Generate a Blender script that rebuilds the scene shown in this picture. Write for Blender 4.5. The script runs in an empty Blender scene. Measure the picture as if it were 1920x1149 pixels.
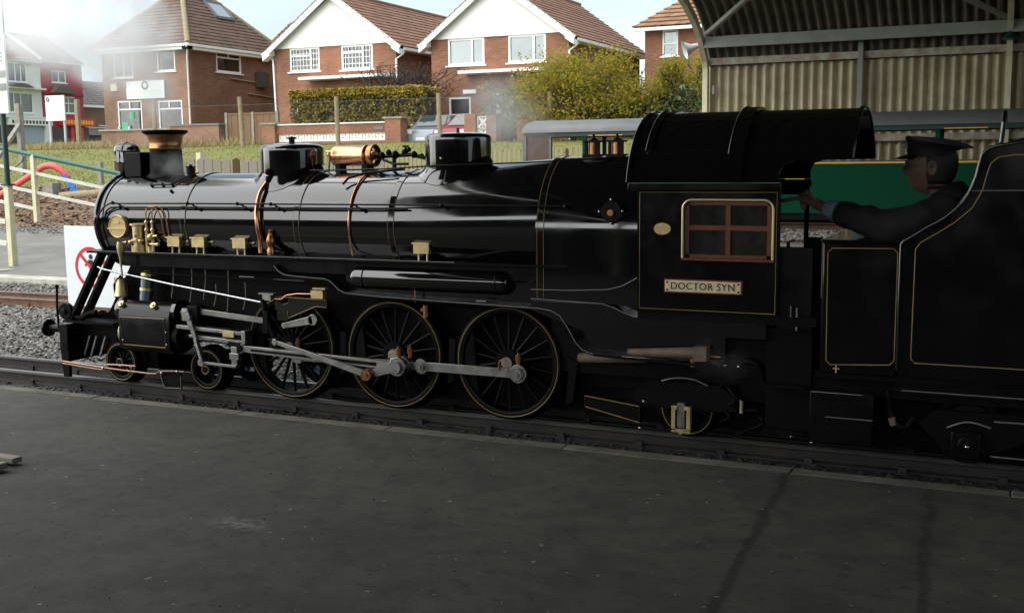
import bpy, bmesh, math, random
from mathutils import Vector, Matrix, noise
random.seed(11)
S = bpy.context.scene
COL = S.collection
PI = math.pi
# ------------------------------------------------------------------ camera
YAW, PITCH, ROLL = .43159, .13134, -.010507
fw = Vector((-math.sin(YAW)*math.cos(PITCH), math.cos(YAW)*math.cos(PITCH), -math.sin(PITCH)))
r0 = Vector((math.cos(YAW), math.sin(YAW), 0)); u0 = r0.cross(fw)
rt = r0*math.cos(ROLL) + u0*math.sin(ROLL); up = u0*math.cos(ROLL) - r0*math.sin(ROLL)
cd = bpy.data.cameras.new('camera'); cam = bpy.data.objects.new('camera', cd); COL.objects.link(cam)
cam.matrix_world = Matrix(((rt.x, up.x, -fw.x, 3.3145), (rt.y, up.y, -fw.y, -5.5254), (rt.z, up.z, -fw.z, 1.4524), (0, 0, 0, 1)))
cd.sensor_width = 36; cd.lens = 2066.2/1920*36; cd.clip_start = .05; cd.clip_end = 2000
S.camera = cam
# ------------------------------------------------------------------ sky, sun, exposure
SUN_EL, SUN_AZ = math.radians(42), math.radians(222)     # sun behind cloud, from the camera side and the left
W = bpy.data.worlds.new("World"); S.world = W; W.use_nodes = True
wt = W.node_tree; wt.nodes.clear()
def N(t, typ, **kw):
    n = t.nodes.new(typ)
    for k, v in kw.items(): setattr(n, k, v)
    return n
bg = N(wt, 'ShaderNodeBackground'); wo = N(wt, 'ShaderNodeOutputWorld')
sky = N(wt, 'ShaderNodeTexSky', sky_type='NISHITA', sun_disc=False, sun_elevation=SUN_EL, sun_rotation=SUN_AZ, air_density=1.0, dust_density=.3, ozone_density=1.0)
tc = N(wt, 'ShaderNodeTexCoord'); mp = N(wt, 'ShaderNodeMapping'); mp.inputs['Scale'].default_value = (1.6, 1.6, 4.2); mp.inputs['Location'].default_value = (.35, .2, .1)
nz = N(wt, 'ShaderNodeTexNoise'); nz.inputs['Scale'].default_value = 1.7; nz.inputs['Detail'].default_value = 6; nz.inputs['Roughness'].default_value = .55
cr = N(wt, 'ShaderNodeValToRGB'); cr.color_ramp.elements[0].position = .36; cr.color_ramp.elements[0].color = (.42,)*3+(1,); cr.color_ramp.elements[1].position = .56
mx = N(wt, 'ShaderNodeMix', data_type='RGBA'); mx.inputs['B'].default_value = (2.85, 3.35, 3.6, 1)
L = wt.links.new
L(tc.outputs['Generated'], mp.inputs[0]); L(mp.outputs[0], nz.inputs['Vector']); L(nz.outputs['Fac'], cr.inputs[0])
L(cr.outputs[0], mx.inputs['Factor']); L(sky.outputs[0], mx.inputs['A']); L(mx.outputs['Result'], bg.inputs[0]); L(bg.outputs[0], wo.inputs[0])
bg.inputs[1].default_value = .12
sd = bpy.data.lights.new('sun', 'SUN'); sd.energy = 2.9; sd.angle = math.radians(120); sd.color = (1, .96, .9)
so = bpy.data.objects.new('sun', sd); COL.objects.link(so)
sdir = Vector((math.sin(SUN_AZ)*math.cos(SUN_EL), math.cos(SUN_AZ)*math.cos(SUN_EL), math.sin(SUN_EL)))
so.rotation_euler = (sdir).to_track_quat('Z', 'Y').to_euler(); so.location = (-20, -20, 30)
S.view_settings.view_transform = 'Standard'; S.view_settings.look = 'None'; S.view_settings.exposure = 1.25; S.view_settings.gamma = 1
S.render.engine = 'CYCLES'
S.cycles.use_denoising = True; S.cycles.max_bounces = 18; S.cycles.diffuse_bounces = 4; S.cycles.glossy_bounces = 4; S.cycles.transparent_max_bounces = 12
S.cycles.volume_bounces = 16; S.cycles.caustics_reflective = False; S.cycles.caustics_refractive = False; S.cycles.volume_step_rate = 1.5

# ------------------------------------------------------------------ materials
MATS = {}
def mat(name, col, rough=.6, metal=0, spec=.5, var=0, vscale=8, bump=0, bscale=40, coat=0, ior=None, island=None, col2=None, detail=4, wear=None):
    m = bpy.data.materials.new(name); m.use_nodes = True; t = m.node_tree; b = t.nodes['Principled BSDF']
    l = t.links.new
    b.inputs['Roughness'].default_value = rough; b.inputs['Metallic'].default_value = metal
    b.inputs['Specular IOR Level'].default_value = spec
    if ior: b.inputs['IOR'].default_value = ior
    if coat: b.inputs['Coat Weight'].default_value = coat; b.inputs['Coat Roughness'].default_value = .04
    b.inputs['Base Color'].default_value = (*col, 1)
    geo = N(t, 'ShaderNodeNewGeometry')
    if island or var or col2:
        c2 = col2 or tuple(c*(1-var) for c in col)
        mixn = N(t, 'ShaderNodeMix', data_type='RGBA'); mixn.inputs['A'].default_value = (*col, 1); mixn.inputs['B'].default_value = (*c2, 1)
        if island:
            l(geo.outputs['Random Per Island'], mixn.inputs['Factor'])
        else:
            n = N(t, 'ShaderNodeTexNoise'); n.inputs['Scale'].default_value = vscale; n.inputs['Detail'].default_value = detail; n.inputs['Roughness'].default_value = .6
            rp = N(t, 'ShaderNodeValToRGB'); rp.color_ramp.elements[0].position = .35; rp.color_ramp.elements[1].position = .65
            l(geo.outputs['Position'], n.inputs['Vector']); l(n.outputs['Fac'], rp.inputs[0]); l(rp.outputs[0], mixn.inputs['Factor'])
        l(mixn.outputs['Result'], b.inputs['Base Color'])
    if wear:   # roughness variation: (low, high, scale)
        n3 = N(t, 'ShaderNodeTexNoise'); n3.inputs['Scale'].default_value = wear[2]; n3.inputs['Detail'].default_value = 5
        mr = N(t, 'ShaderNodeMapRange'); mr.inputs['From Min'].default_value = .35; mr.inputs['From Max'].default_value = .7
        mr.inputs['To Min'].default_value = wear[0]; mr.inputs['To Max'].default_value = wear[1]
        l(geo.outputs['Position'], n3.inputs['Vector']); l(n3.outputs['Fac'], mr.inputs[0]); l(mr.outputs[0], b.inputs['Roughness'])
    if bump:
        n2 = N(t, 'ShaderNodeTexNoise'); n2.inputs['Scale'].default_value = bscale; n2.inputs['Detail'].default_value = 3
        bp = N(t, 'ShaderNodeBump'); bp.inputs['Strength'].default_value = bump; bp.inputs['Distance'].default_value = .01
        l(geo.outputs['Position'], n2.inputs['Vector']); l(n2.outputs['Fac'], bp.inputs['Height']); l(bp.outputs[0], b.inputs['Normal'])
    MATS[name] = m
    return m
def brick_mat(name, c1, c2, mortar, scale=1.0, dirt=.3):
    m = bpy.data.materials.new(name); m.use_nodes = True; t = m.node_tree; b = t.nodes['Principled BSDF']; l = t.links.new
    b.inputs['Roughness'].default_value = .85
    geo = N(t, 'ShaderNodeNewGeometry'); sx = N(t, 'ShaderNodeSeparateXYZ'); ad = N(t, 'ShaderNodeMath', operation='ADD'); cb = N(t, 'ShaderNodeCombineXYZ')
    l(geo.outputs['Position'], sx.inputs[0]); l(sx.outputs[0], ad.inputs[0]); l(sx.outputs[1], ad.inputs[1]); l(ad.outputs[0], cb.inputs[0]); l(sx.outputs[2], cb.inputs[1])
    br = N(t, 'ShaderNodeTexBrick'); br.inputs['Scale'].default_value = scale
    br.inputs['Brick Width'].default_value = .225; br.inputs['Row Height'].default_value = .075; br.inputs['Mortar Size'].default_value = .010; br.inputs['Mortar Smooth'].default_value = .2
    br.inputs['Color1'].default_value = (*c1, 1); br.inputs['Color2'].default_value = (*c2, 1); br.inputs['Mortar'].default_value = (*mortar, 1); br.inputs['Bias'].default_value = -.1
    l(cb.outputs[0], br.inputs['Vector'])
    n = N(t, 'ShaderNodeTexNoise'); n.inputs['Scale'].default_value = .9; n.inputs['Detail'].default_value = 6
    rp = N(t, 'ShaderNodeValToRGB'); rp.color_ramp.elements[0].position = .3; rp.color_ramp.elements[0].color = (1-dirt,)*3+(1,); rp.color_ramp.elements[1].position = .7; rp.color_ramp.elements[1].color = (1.1, 1.1, 1.1, 1)
    mu = N(t, 'ShaderNodeMix', data_type='RGBA', blend_type='MULTIPLY'); mu.inputs['Factor'].default_value = 1
    l(geo.outputs['Position'], n.inputs['Vector']); l(n.outputs['Fac'], rp.inputs[0]); l(br.outputs['Color'], mu.inputs['A']); l(rp.outputs[0], mu.inputs['B']); l(mu.outputs['Result'], b.inputs['Base Color'])
    bp = N(t, 'ShaderNodeBump'); bp.inputs['Strength'].default_value = .5; bp.inputs['Distance'].default_value = .012; bp.invert = True
    l(br.outputs['Fac'], bp.inputs['Height']); l(bp.outputs[0], b.inputs['Normal'])
    MATS[name] = m; return m
M = MATS
mat('gloss_black', (.004, .004, .0045), rough=.05, spec=.8, ior=1.5, coat=.35, wear=(.04, .13, 5))
mat('cab_black', (.004, .004, .004), rough=.16, spec=.3, wear=(.12, .28, 6))
mat('frame_black', (.004, .004, .004), rough=.4, spec=.16, wear=(.28, .5, 12))
mat('sooty_black', (.006, .0057, .0055), rough=.6, spec=.1, var=.4, vscale=20)
mat('steel', (.34, .33, .315), rough=.42, metal=1, wear=(.34, .55, 25))
mat('sky_sheen_blue', (.16, .19, .23), rough=.3, metal=.8)  # steam pipe: sky's reflection on black paint put into the colour
mat('bright_steel', (.50, .51, .53), rough=.22, metal=1)
mat('brass', (.80, .63, .32), rough=.38, metal=.72, wear=(.3, .48, 30))
mat('name_brass', (.88, .74, .46), rough=.5, metal=.3, var=.15, vscale=40)
mat('plate_brass', (.66, .50, .24), rough=.5, metal=.6, var=.25, vscale=60)
mat('copper', (.78, .36, .20), rough=.25, metal=1, wear=(.18, .4, 20))
mat('old_copper', (.55, .27, .12), rough=.34, metal=1, var=.4, vscale=18)
mat('rust_copper', (.45, .28, .19), rough=.5, metal=.8)
mat('gold_lining', (.36, .25, .085), rough=.45)
mat('pale_lining', (.26, .26, .25), rough=.35)
mat('red_paint', (.16, .012, .012), rough=.4)
mat('rust_pipe', (.22, .17, .12), rough=.6, var=.4, vscale=15)
mat('sash_wood', (.19, .055, .02), rough=.35, var=.3, vscale=25)
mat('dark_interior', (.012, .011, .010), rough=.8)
mat('dusty_glass', (.040, .038, .034), rough=.10, spec=.7, var=.5, vscale=12)
mat('cream_paint', (.62, .58, .38), rough=.5, var=.18, vscale=7)
mat('white_rail', (.70, .69, .60), rough=.5, var=.15, vscale=6)
mat('green_rail', (.05, .17, .13), rough=.4, var=.2, vscale=5)
mat('dark_green', (.008, .03, .022), rough=.4)
mat('coach_green', (.003, .050, .025), rough=.5, spec=.05)
mat('coach_roof', (.115, .12, .12), rough=.5, var=.2, vscale=3)
mat('yellow_paint', (.62, .38, .03), rough=.4)
mat('seat_brown', (.10, .06, .045), rough=.7, var=.3, vscale=9)
mat('asphalt_far', (.19, .18, .16), rough=.9, var=.35, vscale=1.6, bump=.3, bscale=60)
mat('concrete', (.34, .32, .27), rough=.9, var=.35, vscale=5, bump=.3, bscale=30)
mat('pale_kerb', (.50, .48, .40), rough=.9, var=.35, vscale=7)
mat('nosing', (.135, .127, .10), rough=.9, var=.55, vscale=4, bump=.4, bscale=30)
mat('rail_rust', (.17, .085, .045), rough=.7, var=.45, vscale=9)
mat('rail_top', (.26, .25, .235), rough=.42, metal=.9)
mat('rail_dark', (.035, .030, .028), rough=.6, var=.4, vscale=9)
mat('sleeper_wood', (.055, .045, .035), rough=.9, var=.5, vscale=12, bump=.5)
mat('ballast_bed', (.10, .095, .085), rough=.95, var=.6, vscale=22, bump=.8, bscale=35)
mat('dark_stone', (.034, .033, .032), rough=.8, island=True, col2=(.012, .012, .013))  # darker copy of the ballast stone, for the near track and grit
mat('dark_ballast', (.026, .025, .023), rough=.85, var=.5, vscale=16, bump=.8, bscale=35)  # darker copy of the ballast bed
mat('ballast_stone', (.27, .255, .23), rough=.9, island=True, col2=(.08, .076, .07))
mat('soil', (.15, .10, .065), rough=1, var=.5, vscale=5, bump=.6, bscale=18)
mat('bark', (.26, .15, .085), rough=1, island=True, col2=(.09, .058, .036))
mat('grass_ground', (.115, .135, .02), rough=1, col2=(.16, .15, .035), vscale=.9, bump=.5, bscale=14, detail=8)
mat('grass_blade', (.10, .12, .018), rough=.9, island=True, col2=(.20, .17, .05))
mat('dry_grass', (.36, .28, .13), rough=1, island=True, col2=(.22, .18, .07))
def leafmat(name, c1, c2, tr=.45):
    m = mat(name, c1, rough=.8, island=True, col2=c2, spec=.2); t = m.node_tree; b = t.nodes['Principled BSDF']; l = t.links.new
    src = b.inputs['Base Color'].links[0].from_socket; d = N(t, 'ShaderNodeBsdfTranslucent'); x = N(t, 'ShaderNodeMixShader'); x.inputs[0].default_value = tr
    l(src, d.inputs[0]); l(b.outputs[0], x.inputs[1]); l(d.outputs[0], x.inputs[2]); l(x.outputs[0], t.nodes['Material Output'].inputs[0])
leafmat('leaf_yellow', (.40, .30, .035), (.22, .18, .025))
leafmat('leaf_olive', (.30, .28, .04), (.16, .165, .025))
mat('leaf_dark', (.035, .055, .012), rough=.45, island=True, col2=(.075, .11, .035))
mat('hedge_leaf', (.24, .18, .022), rough=.8, island=True, col2=(.085, .075, .015))
mat('hedge_gold', (.36, .24, .02), rough=.8, island=True, col2=(.20, .16, .02))
mat('twig', (.045, .038, .03), rough=1)
mat('tree_bark', (.10, .075, .05), rough=1, var=.4, vscale=14)
mat('white_paint', (.86, .86, .84), rough=.5)
mat('off_white', (.78, .80, .77), rough=.7, var=.12, vscale=2)
mat('upvc', (.78, .78, .77), rough=.35)
mat('grey_pipe', (.45, .46, .50), rough=.5)
mat('curtain', (.76, .78, .76), rough=.9, var=.25, vscale=6)
mat('pale_blind', (.66, .76, .80), rough=.9, var=.15, vscale=2)
mat('green_blind', (.70, .76, .66), rough=.9, var=.1, vscale=4)
mat('poster_green', (.04, .42, .18), rough=.6)
mat('tile_brown', (.145, .085, .055), rough=.9, island=True, col2=(.095, .06, .042), bump=.3)
mat('tile_red', (.26, .135, .085), rough=.9, island=True, col2=(.175, .095, .06))
mat('tile_orange', (.32, .17, .09), rough=.9, island=True, col2=(.17, .10, .06))
mat('tile_grey', (.13, .115, .10), rough=.9, island=True, col2=(.09, .08, .07))
mat('lead', (.16, .16, .165), rough=.6)
mat('shop_red', (.34, .018, .045), rough=.55, var=.2, vscale=1.5)
mat('shop_white', (.70, .72, .68), rough=.7, var=.15, vscale=1)
mat('shop_grey', (.33, .38, .42), rough=.6)
mat('shop_dark', (.06, .045, .04), rough=.6)
mat('fascia_yellow', (.75, .36, .03), rough=.5)
mat('fascia_red', (.50, .03, .025), rough=.5)
mat('fence_board', (.22, .13, .065), rough=.85, island=True, col2=(.14, .085, .045))
mat('post_wood', (.30, .24, .15), rough=.9, var=.3, vscale=6)
mat('post_concrete', (.30, .28, .24), rough=.95, var=.3, vscale=8)
mat('picket_grey', (.30, .27, .23), rough=.95, island=True, col2=(.18, .16, .13))
mat('picket_tan', (.36, .31, .19), rough=.95, island=True, col2=(.24, .20, .12))
mat('picket_brown', (.07, .035, .02), rough=.9)
mat('wire', (.09, .09, .085), rough=.7)
mat('sheet_cream', (.50, .45, .315), rough=.75, col2=(.36, .305, .19), vscale=2.2, detail=7)
mat('sheet_roof', (.16, .148, .118), rough=.8, col2=(.11, .10, .078), vscale=2)
mat('beam_grey', (.25, .27, .24), rough=.7, var=.2, vscale=3)
mat('shed_rail', (.42, .43, .36), rough=.7, col2=(.24, .17, .10), vscale=5)
mat('slide_red', (.70, .10, .09), rough=.35)
mat('slide_blue', (.01, .16, .55), rough=.35)
mat('car_silver', (.22, .25, .27), rough=.3, metal=.5)
mat('car_red', (.22, .025, .04), rough=.25)
mat('sky_glass', (.30, .34, .37), rough=.05, spec=1)
mat('car_glass', (.03, .04, .045), rough=.05, spec=.8)
mat('rubber', (.015, .015, .015), rough=.8)
mat('sign_white', (.74, .79, .80), rough=.45)
mat('sign_red', (.55, .015, .03), rough=.45)
mat('sign_black', (.012, .012, .014), rough=.5)
mat('skin', (.19, .105, .08), rough=.55)
mat('uniform', (.007, .007, .009), rough=.85)
mat('cap_cloth', (.006, .006, .008), rough=.7)
mat('shirt_blue', (.16, .22, .28), rough=.8)
mat('hair_grey', (.03, .027, .025), rough=.8)
mat('tar', (.024, .0235, .021), rough=.85, spec=.2, col2=(.042, .041, .036), vscale=18)
mat('coal', (.01, .01, .01), rough=.4, spec=.5)
brick_mat('brick_orange', (.34, .125, .062), (.235, .082, .042), (.26, .19, .135))
brick_mat('brick_brown', (.28, .11, .055), (.185, .07, .038), (.19, .14, .10))
brick_mat('brick_dark', (.045, .040, .037), (.035, .032, .03), (.05, .047, .043))  # near-black brick of the added wall, so its mirror image stays dark
brick_mat('brick_dull', (.29, .14, .085), (.22, .10, .06), (.26, .21, .165))
# window glass: thin pane, part mirror part see-through
def glass():
    m = bpy.data.materials.new('window_glass'); m.use_nodes = True; t = m.node_tree; t.nodes.clear(); l = t.links.new
    o = N(t, 'ShaderNodeOutputMaterial'); a = N(t, 'ShaderNodeBsdfTransparent'); g = N(t, 'ShaderNodeBsdfGlossy'); g.inputs['Roughness'].default_value = .02
    a.inputs[0].default_value = (.88, .92, .92, 1)
    f = N(t, 'ShaderNodeFresnel'); f.inputs[0].default_value = 1.9; mxs = N(t, 'ShaderNodeMixShader')
    l(f.outputs[0], mxs.inputs[0]); l(a.outputs[0], mxs.inputs[1]); l(g.outputs[0], mxs.inputs[2]); l(mxs.outputs[0], o.inputs[0]); MATS['window_glass'] = m
glass()
# near platform asphalt with patches, grit and one pale spill
def asphalt():
    m = bpy.data.materials.new('asphalt'); m.use_nodes = True; t = m.node_tree; b = t.nodes['Principled BSDF']; l = t.links.new
    g = N(t, 'ShaderNodeNewGeometry')
    def noise_(sc, det, lo, hi, ro=.6):
        n = N(t, 'ShaderNodeTexNoise'); n.inputs['Scale'].default_value = sc; n.inputs['Detail'].default_value = det; n.inputs['Roughness'].default_value = ro
        r = N(t, 'ShaderNodeMapRange'); r.inputs['From Min'].default_value = lo; r.inputs['From Max'].default_value = hi
        l(g.outputs['Position'], n.inputs['Vector']); l(n.outputs['Fac'], r.inputs[0]); return r.outputs[0], n.outputs['Fac']
    a1, _ = noise_(.8, 6, .32, .68); a2, _ = noise_(7, 6, .4, .7); a3, f3 = noise_(210, 2, .42, .70); a4, _ = noise_(38, 2, .70, .76)
    def mixc(fac, A, B):
        x = N(t, 'ShaderNodeMix', data_type='RGBA'); l(fac, x.inputs['Factor'])
        for k, v in (('A', A), ('B', B)):
            if isinstance(v, tuple): x.inputs[k].default_value = (*v, 1)
            else: l(v, x.inputs[k])
        return x.outputs['Result']
    c = mixc(a1, (.047, .0455, .037), (.082, .077, .061)); m2 = N(t, 'ShaderNodeMath', operation='MULTIPLY'); l(a2, m2.inputs[0]); m2.inputs[1].default_value = .7; c = mixc(m2.outputs[0], c, (.034, .033, .030))
    mm = N(t, 'ShaderNodeMath', operation='MULTIPLY'); l(a3, mm.inputs[0]); mm.inputs[1].default_value = .5; c = mixc(mm.outputs[0], c, (.12, .116, .105))
    m4 = N(t, 'ShaderNodeMath', operation='MULTIPLY'); l(a4, m4.inputs[0]); m4.inputs[1].default_value = .5; c = mixc(m4.outputs[0], c, (.018, .017, .016))
    b1, _ = noise_(3.2, 5, .46, .60); mb1 = N(t, 'ShaderNodeMath', operation='MULTIPLY'); l(b1, mb1.inputs[0]); mb1.inputs[1].default_value = .42; c = mixc(mb1.outputs[0], c, (.030, .030, .027))
    b2, _ = noise_(13, 4, .56, .66); mb2 = N(t, 'ShaderNodeMath', operation='MULTIPLY'); l(b2, mb2.inputs[0]); mb2.inputs[1].default_value = .45; c = mixc(mb2.outputs[0], c, (.024, .024, .022))
    b4, _ = noise_(9, 5, .60, .70); mb4 = N(t, 'ShaderNodeMath', operation='MULTIPLY'); l(b4, mb4.inputs[0]); mb4.inputs[1].default_value = .35; c = mixc(mb4.outputs[0], c, (.105, .10, .085))
    # worn tar joints crossing the platform
    sx = N(t, 'ShaderNodeSeparateXYZ'); l(g.outputs['Position'], sx.inputs[0])
    jn = N(t, 'ShaderNodeTexNoise'); jn.inputs['Scale'].default_value = 7; jn.inputs['Detail'].default_value = 6; l(g.outputs['Position'], jn.inputs['Vector'])
    for x_, w_, st_ in ((2.366, .034, .62), (2.99, .028, .5)):
        m1 = N(t, 'ShaderNodeMath', operation='MULTIPLY_ADD'); l(sx.outputs[1], m1.inputs[0]); m1.inputs[1].default_value = .048; l(sx.outputs[0], m1.inputs[2])
        m2 = N(t, 'ShaderNodeMath', operation='MULTIPLY_ADD'); l(jn.outputs['Fac'], m2.inputs[0]); m2.inputs[1].default_value = .10; l(m1.outputs[0], m2.inputs[2])
        m3 = N(t, 'ShaderNodeMath', operation='SUBTRACT'); l(m2.outputs[0], m3.inputs[0]); m3.inputs[1].default_value = x_+.05; m4_ = N(t, 'ShaderNodeMath', operation='ABSOLUTE'); l(m3.outputs[0], m4_.inputs[0])
        m5 = N(t, 'ShaderNodeMapRange', interpolation_type='SMOOTHSTEP'); m5.inputs['From Min'].default_value = w_; m5.inputs['From Max'].default_value = w_*.25; m5.inputs['To Max'].default_value = st_; l(m4_.outputs[0], m5.inputs[0]); c = mixc(m5.outputs[0], c, (.016, .016, .0145))
    # pale spill
    sb = N(t, 'ShaderNodeVectorMath', operation='SUBTRACT'); sb.inputs[1].default_value = (.47, -2.055, 0); sc = N(t, 'ShaderNodeVectorMath', operation='MULTIPLY'); sc.inputs[1].default_value = (5.2, 11, 1)
    ln = N(t, 'ShaderNodeVectorMath', operation='LENGTH'); l(g.outputs['Position'], sb.inputs[0]); l(sb.outputs[0], sc.inputs[0]); l(sc.outputs[0], ln.inputs[0])
    mr = N(t, 'ShaderNodeMapRange'); mr.inputs['From Min'].default_value = 1; mr.inputs['From Max'].default_value = .2; l(ln.outputs['Value'], mr.inputs[0])
    s1, _ = noise_(26, 4, .42, .62); mq = N(t, 'ShaderNodeMath', operation='MULTIPLY'); l(mr.outputs[0], mq.inputs[0]); l(s1, mq.inputs[1]); c = mixc(mq.outputs[0], c, (.17, .165, .155))
    fl, _ = noise_(19, 1, .76, .775, .4); c = mixc(fl, c, (.20, .195, .18))
    l(c, b.inputs['Base Color']); b.inputs['Roughness'].default_value = .75; b.inputs['Specular IOR Level'].default_value = .22
    bp = N(t, 'ShaderNodeBump'); bp.inputs['Strength'].default_value = .6; bp.inputs['Distance'].default_value = .004; l(f3, bp.inputs['Height']); l(bp.outputs[0], b.inputs['Normal']); MATS['asphalt'] = m
asphalt()

# ------------------------------------------------------------------ mesh helpers
ORG = {}
class MB:
    def __init__(s): s.v = []; s.f = []
    def add(s, vs, fs):
        o = len(s.v); s.v += [Vector(p) for p in vs]; s.f += [[i+o for i in f] for f in fs]; return s
    def box(s, x0, x1, y0, y1, z0, z1):
        return s.add([(x, y, z) for x in (x0, x1) for y in (y0, y1) for z in (z0, z1)], [(0, 1, 3, 2), (4, 6, 7, 5), (0, 4, 5, 1), (2, 3, 7, 6), (0, 2, 6, 4), (1, 5, 7, 3)])
    def bar(s, p0, p1, w, h, upv=(0, 0, 1)):       # rectangular bar between two points
        p0, p1 = Vector(p0), Vector(p1); d = (p1-p0).normalized(); u = Vector(upv); a = d.cross(u)
        if a.length < 1e-4: a = d.cross(Vector((0, 1, 0)))
        a.normalize(); b = a.cross(d).normalized()
        vs = [p+a*i*w/2+b*j*h/2 for p in (p0, p1) for i, j in ((-1, -1), (1, -1), (1, 1), (-1, 1))]
        return s.add(vs, [(3, 2, 1, 0), (4, 5, 6, 7), (0, 1, 5, 4), (1, 2, 6, 5), (2, 3, 7, 6), (3, 0, 4, 7)])
    def frame(s, d):
        d = d.normalized(); a = d.orthogonal().normalized(); return a, d.cross(a).normalized()
    def cyl(s, p0, p1, r0, r1=None, n=16, cap=True):
        p0, p1 = Vector(p0), Vector(p1); r1 = r0 if r1 is None else r1; a, b = s.frame(p1-p0)
        vs = [p+(a*math.cos(2*PI*i/n)+b*math.sin(2*PI*i/n))*r for p, r in ((p0, r0), (p1, r1)) for i in range(n)]
        fs = [(i, (i+1) % n, n+(i+1) % n, n+i) for i in range(n)]
        if cap: fs += [tuple(range(n-1, -1, -1)), tuple(range(n, 2*n))]
        return s.add(vs, fs)
    def loft(s, rings, closed=True, cap=True):
        n = len(rings[0]); vs = [p for r in rings for p in r]; fs = []
        for k in range(len(rings)-1):
            for i in range(n if closed else n-1):
                j = (i+1) % n; fs.append((k*n+i, k*n+j, (k+1)*n+j, (k+1)*n+i))
        if cap and closed: fs += [tuple(range(n-1, -1, -1)), tuple(range((len(rings)-1)*n, len(rings)*n))]
        return s.add(vs, fs)
    def tube(s, pts, r, n=8, closed=False, rr=None):
        pts = [Vector(p) for p in pts]; m = len(pts); rings = []; pa = None
        for i, p in enumerate(pts):
            if closed: d = pts[(i+1) % m]-pts[i-1]
            else: d = pts[min(i+1, m-1)]-pts[max(i-1, 0)]
            d.normalize()
            if pa is None: pa = d.orthogonal().normalized()
            pa = (pa-d*pa.dot(d)).normalized(); b = d.cross(pa); q = rr[i] if rr else r
            rings.append([p+(pa*math.cos(2*PI*k/n)+b*math.sin(2*PI*k/n))*q for k in range(n)])
        if closed:
            rings.append(rings[0]); return s.loft(rings, cap=False)
        return s.loft(rings)
    def lathe(s, prof, org, axis='z', n=32, cap=False):
        org = Vector(org); E = {'x': (Vector((1, 0, 0)), Vector((0, 1, 0)), Vector((0, 0, 1))), 'y': (Vector((0, 1, 0)), Vector((0, 0, 1)), Vector((1, 0, 0))), 'z': (Vector((0, 0, 1)), Vector((1, 0, 0)), Vector((0, 1, 0)))}[axis]
        rings = [[org+E[0]*h+(E[1]*math.cos(2*PI*k/n)+E[2]*math.sin(2*PI*k/n))*r for k in range(n)] for r, h in prof]
        return s.loft(rings, cap=cap)
    def prism(s, poly, axis, a0, a1):
        f = {'y': lambda p, a: (p[0], a, p[1]), 'x': lambda p, a: (a, p[0], p[1]), 'z': lambda p, a: (p[0], p[1], a)}[axis]
        n = len(poly); vs = [f(p, a) for a in (a0, a1) for p in poly]
        return s.add(vs, [tuple(range(n-1, -1, -1)), tuple(range(n, 2*n))]+[(i, (i+1) % n, n+(i+1) % n, n+i) for i in range(n)])
    def ring(s, c, R, r, axis='y', n=48, m=6):
        c = Vector(c); e = {'y': (Vector((1, 0, 0)), Vector((0, 0, 1))), 'x': (Vector((0, 1, 0)), Vector((0, 0, 1))), 'z': (Vector((1, 0, 0)), Vector((0, 1, 0)))}[axis]
        return s.tube([c+(e[0]*math.cos(2*PI*i/n)+e[1]*math.sin(2*PI*i/n))*R for i in range(n)], r, m, closed=True)
    def sphere(s, c, r, n=12, m=8, sc=(1, 1, 1)):
        c = Vector(c); rings = []
        for j in range(m+1):
            th = PI*j/m; q = max(math.sin(th), 1e-3)
            rings.append([c+Vector((r*q*math.cos(2*PI*i/n)*sc[0], r*q*math.sin(2*PI*i/n)*sc[1], -r*math.cos(th)*sc[2])) for i in range(n)])
        return s.loft(rings, cap=False)
    def build(s, name, m, parent=None, label=None, smooth=58, bevel=0, kind=None):
        o0 = ORG.get(parent, Vector()) if parent else Vector()
        me = bpy.data.meshes.new(name); me.from_pydata([tuple(p-o0) for p in s.v], [], s.f); me.validate()
        bm = bmesh.new(); bm.from_mesh(me); bmesh.ops.recalc_face_normals(bm, faces=bm.faces); bm.to_mesh(me); bm.free()
        me.materials.append(M[m] if isinstance(m, str) else m)
        if smooth: me.shade_smooth(); me.set_sharp_from_angle(angle=math.radians(smooth))
        o = bpy.data.objects.new(name, me); COL.objects.link(o)
        if parent: o.parent = parent; ORG[o] = o0
        else: ORG[o] = Vector()
        if label: o['label'] = label
        if kind: o['kind'] = kind
        if bevel:
            b = o.modifiers.new('bevel', 'BEVEL'); b.width = bevel; b.segments = 2; b.limit_method = 'ANGLE'; b.angle_limit = math.radians(40)
        return o
def thing(name, label, cat, loc=(0, 0, 0), group=None):
    o = bpy.data.objects.new(name, None); COL.objects.link(o); o.location = loc; o.empty_display_size = .1
    o['label'] = label; o['category'] = cat
    if group: o['group'] = group
    ORG[o] = Vector(loc); return o
def tag(o, label, cat, group=None):
    o['label'] = label; o['category'] = cat
    if group: o['group'] = group
    return o
def struct(o): o['kind'] = 'structure'; return o
def copy_tree(o, parent=None):
    c = o.copy(); COL.objects.link(c)
    if parent: c.parent = parent
    for ch in list(o.children): copy_tree(ch, c)
    return c
def dup(o, parent, off):
    c = o.copy(); COL.objects.link(c); c.parent = parent; c.location = o.location+Vector(off); return c
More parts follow.
